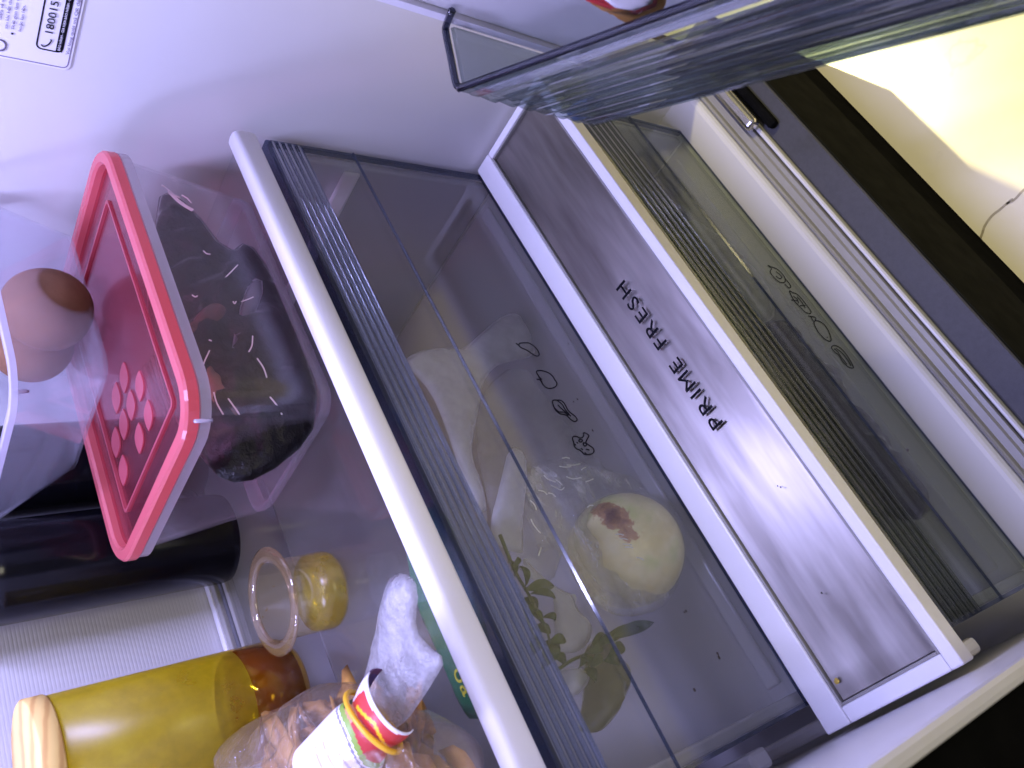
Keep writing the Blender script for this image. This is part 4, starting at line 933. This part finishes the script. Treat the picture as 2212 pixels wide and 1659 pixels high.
# ------------------------------------------------------------------ door standing open, with its clear bin
tB = 0.455
BD = Vector((0.6506, 0.7588, 0)).normalized()         # along the door towards the hinge
BN = Vector((BD.y, -BD.x, 0))                          # from the bin front to the door
B0 = CPOS + ray(992, 191) * tB                         # top front corner of the bin by the hinge
bh = 0.1043; bw = 0.42
A0_ = Vector((*at(966, 62, 2, B0.z).xy, B0.z))
bin_ = thing('door_bin', B0 - BD * .2, 'clear smoky ribbed bin on the open fridge door', 'door bin')
E0 = A0_ - B0                                          # end wall direction
def P(s, d, z): return B0 - BD * s + E0 * d + Vector((0, 0, z))
bmf = bmesh.new()
rows = []
NR = 72
prof = []
for k in range(NR + 1):
    q = k / NR; zz = -bh * q
    wv = 0.0038 * (0.5 - 0.5 * math.cos(q * PI * 16)) if 0.08 < q < .94 else 0
    prof.append((zz, wv))
for zz, wv in prof:
    rows.append([bmf.verts.new(P(0, 0, zz) - BN * wv * .2 + Vector((0, 0, 0))), bmf.verts.new(P(0.006, 0, zz) - BN * wv), bmf.verts.new(P(bw, 0, zz) - BN * wv)])
for A, B in zip(rows, rows[1:]):
    for k in range(2): bmf.faces.new((A[k], A[k + 1], B[k + 1], B[k]))
fp = from_bm('front_panel', bmf, MT['binglass'], bin_); sm = fp.modifiers.new('thickness', 'SOLIDIFY'); sm.thickness = 0.003; sm.offset = 0
hull_prism('end_panel', [P(.0018, .03, -.001), P(.0018, 1, -.001), P(.0018, 1, -bh), P(.0018, .03, -bh)], -BD * .003, MT['binglass'], bin_)
hull_prism('bottom_panel', [P(.004, .05, -bh + .003), P(.004, 1, -bh + .003), P(bw, 1, -bh + .003), P(bw, .05, -bh + .003)], (0, 0, .003), MT['binglass'], bin_)
tube('rim', spline([tuple(p) for p in (P(.02, 1.02, .012), P(.002, 1.02, .002), P(-.0006, .9, .001), P(-.0006, .5, .001), P(-.0006, .1, .001), P(.002, 0, .001), P(.01, -.01, .001), P(.1, -.01, .001), P(.25, -.01, .001), P(bw, -.01, .001))], 6), 0.0021, MT['binrim'], bin_, 8)
tube('bottom_rim', [P(.001, 0, -bh), P(.05, -.01, -bh), P(bw, -.01, -bh)], 0.0016, MT['smokedark'], bin_, 8)
# the door
dr_ = bpy.data.objects.new('door', None); COL.objects.link(dr_); dr_.parent = fr; dr_.location = A0_ - fr.location; dr_.empty_display_size = 0.02; dr_['label'] = 'open fridge door with white lining'
D0 = A0_ + BN * .0045
def Q(s, d, z): return D0 - BD * s + BN * d + Vector((0, 0, z - B0.z))
zb0 = B0.z - bh - .004
def slab(name, s0, s1, d0, d1, z0, z1, mat):
    o = hull_prism(name, [Q(s0, d0, z0), Q(s1, d0, z0), Q(s1, d1, z0), Q(s0, d1, z0)], (0, 0, z1 - z0), mat)
    o.parent = dr_; o.matrix_parent_inverse = Matrix.Translation(-A0_); return o
slab('lining', 0.012, 0.46, 0.0, 0.020, zb0 + .004, 0.90, MT['liner'])
slab('lining_rib', 0.004, 0.0115, -0.003, 0.020, zb0 + .004, 0.90, MT['trim'])
slab('door_panel', -0.02, 0.48, 0.0205, 0.060, zb0, 0.93, MT['shell'])
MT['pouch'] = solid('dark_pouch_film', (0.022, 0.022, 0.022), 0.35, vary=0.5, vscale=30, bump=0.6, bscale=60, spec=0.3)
po = pillow('dark_pouch', [P(.075, .08, -bh + .016), P(.20, .04, -bh + .016), P(.405, .04, -bh + .016), P(.415, .5, -bh + .016), P(.405, .95, -bh + .016), P(.16, .95, -bh + .016), P(.06, .6, -bh + .016)], .0085, MT['pouch'], wrinkle=.25, freq=40, seed=77, res=.006)  # added dark lump, stands in for the shade seen through the bin front
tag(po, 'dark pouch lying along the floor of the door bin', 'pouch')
# packet in the bin
pm = P(.0, .55, 0)
def onbin(pts, off): return [atp(x, y, B0 + BN * off, BN) for x, y in pts]
def z6(a, b): return (932.6 + .3472 * a, .3472 * b)
rp = pillow('snack_packet', onbin([z6(900, -120), z6(960, -10), z6(1080, 60), z6(1180, 105), z6(1275, 142), z6(1360, 118), z6(1450, 60), z6(1470, -60), z6(1400, -160), z6(1150, -200)], .014), 0.006, MT['crisp'], wrinkle=.3, freq=60, seed=71, res=0.003, smooth_it=1)
tag(rp, 'brown packet with red edged white panel standing in the door bin', 'packet')
rw = pillow('white_panel', onbin([z6(1000, -60), z6(1140, 48), z6(1262, 70), z6(1370, 22), z6(1400, -60), z6(1200, -140)], .0065), 0.0006, MT['paper'], rp, res=0.003, wrinkle=.1, smooth_it=0)
rr = pillow('red_edge', onbin([z6(930, -80), z6(960, 5), z6(1140, 72), z6(1270, 92), z6(1395, 42), z6(1430, -80), z6(1200, -170)], .0076), 0.0006, solid('packet_red', (0.45, 0.02, 0.025), 0.4), rp, res=0.004, wrinkle=.1, smooth_it=0)
bl = pillow('blue_packet', onbin([z6(830, 690), z6(900, 640), z6(1000, 612), z6(1080, 640), z6(1060, 680), z6(960, 730), z6(860, 735)], .012), 0.004, MT['bluepack'], wrinkle=.2, seed=72, res=0.003, smooth_it=1)
tag(bl, 'small blue packet at the bottom of the door bin', 'packet')
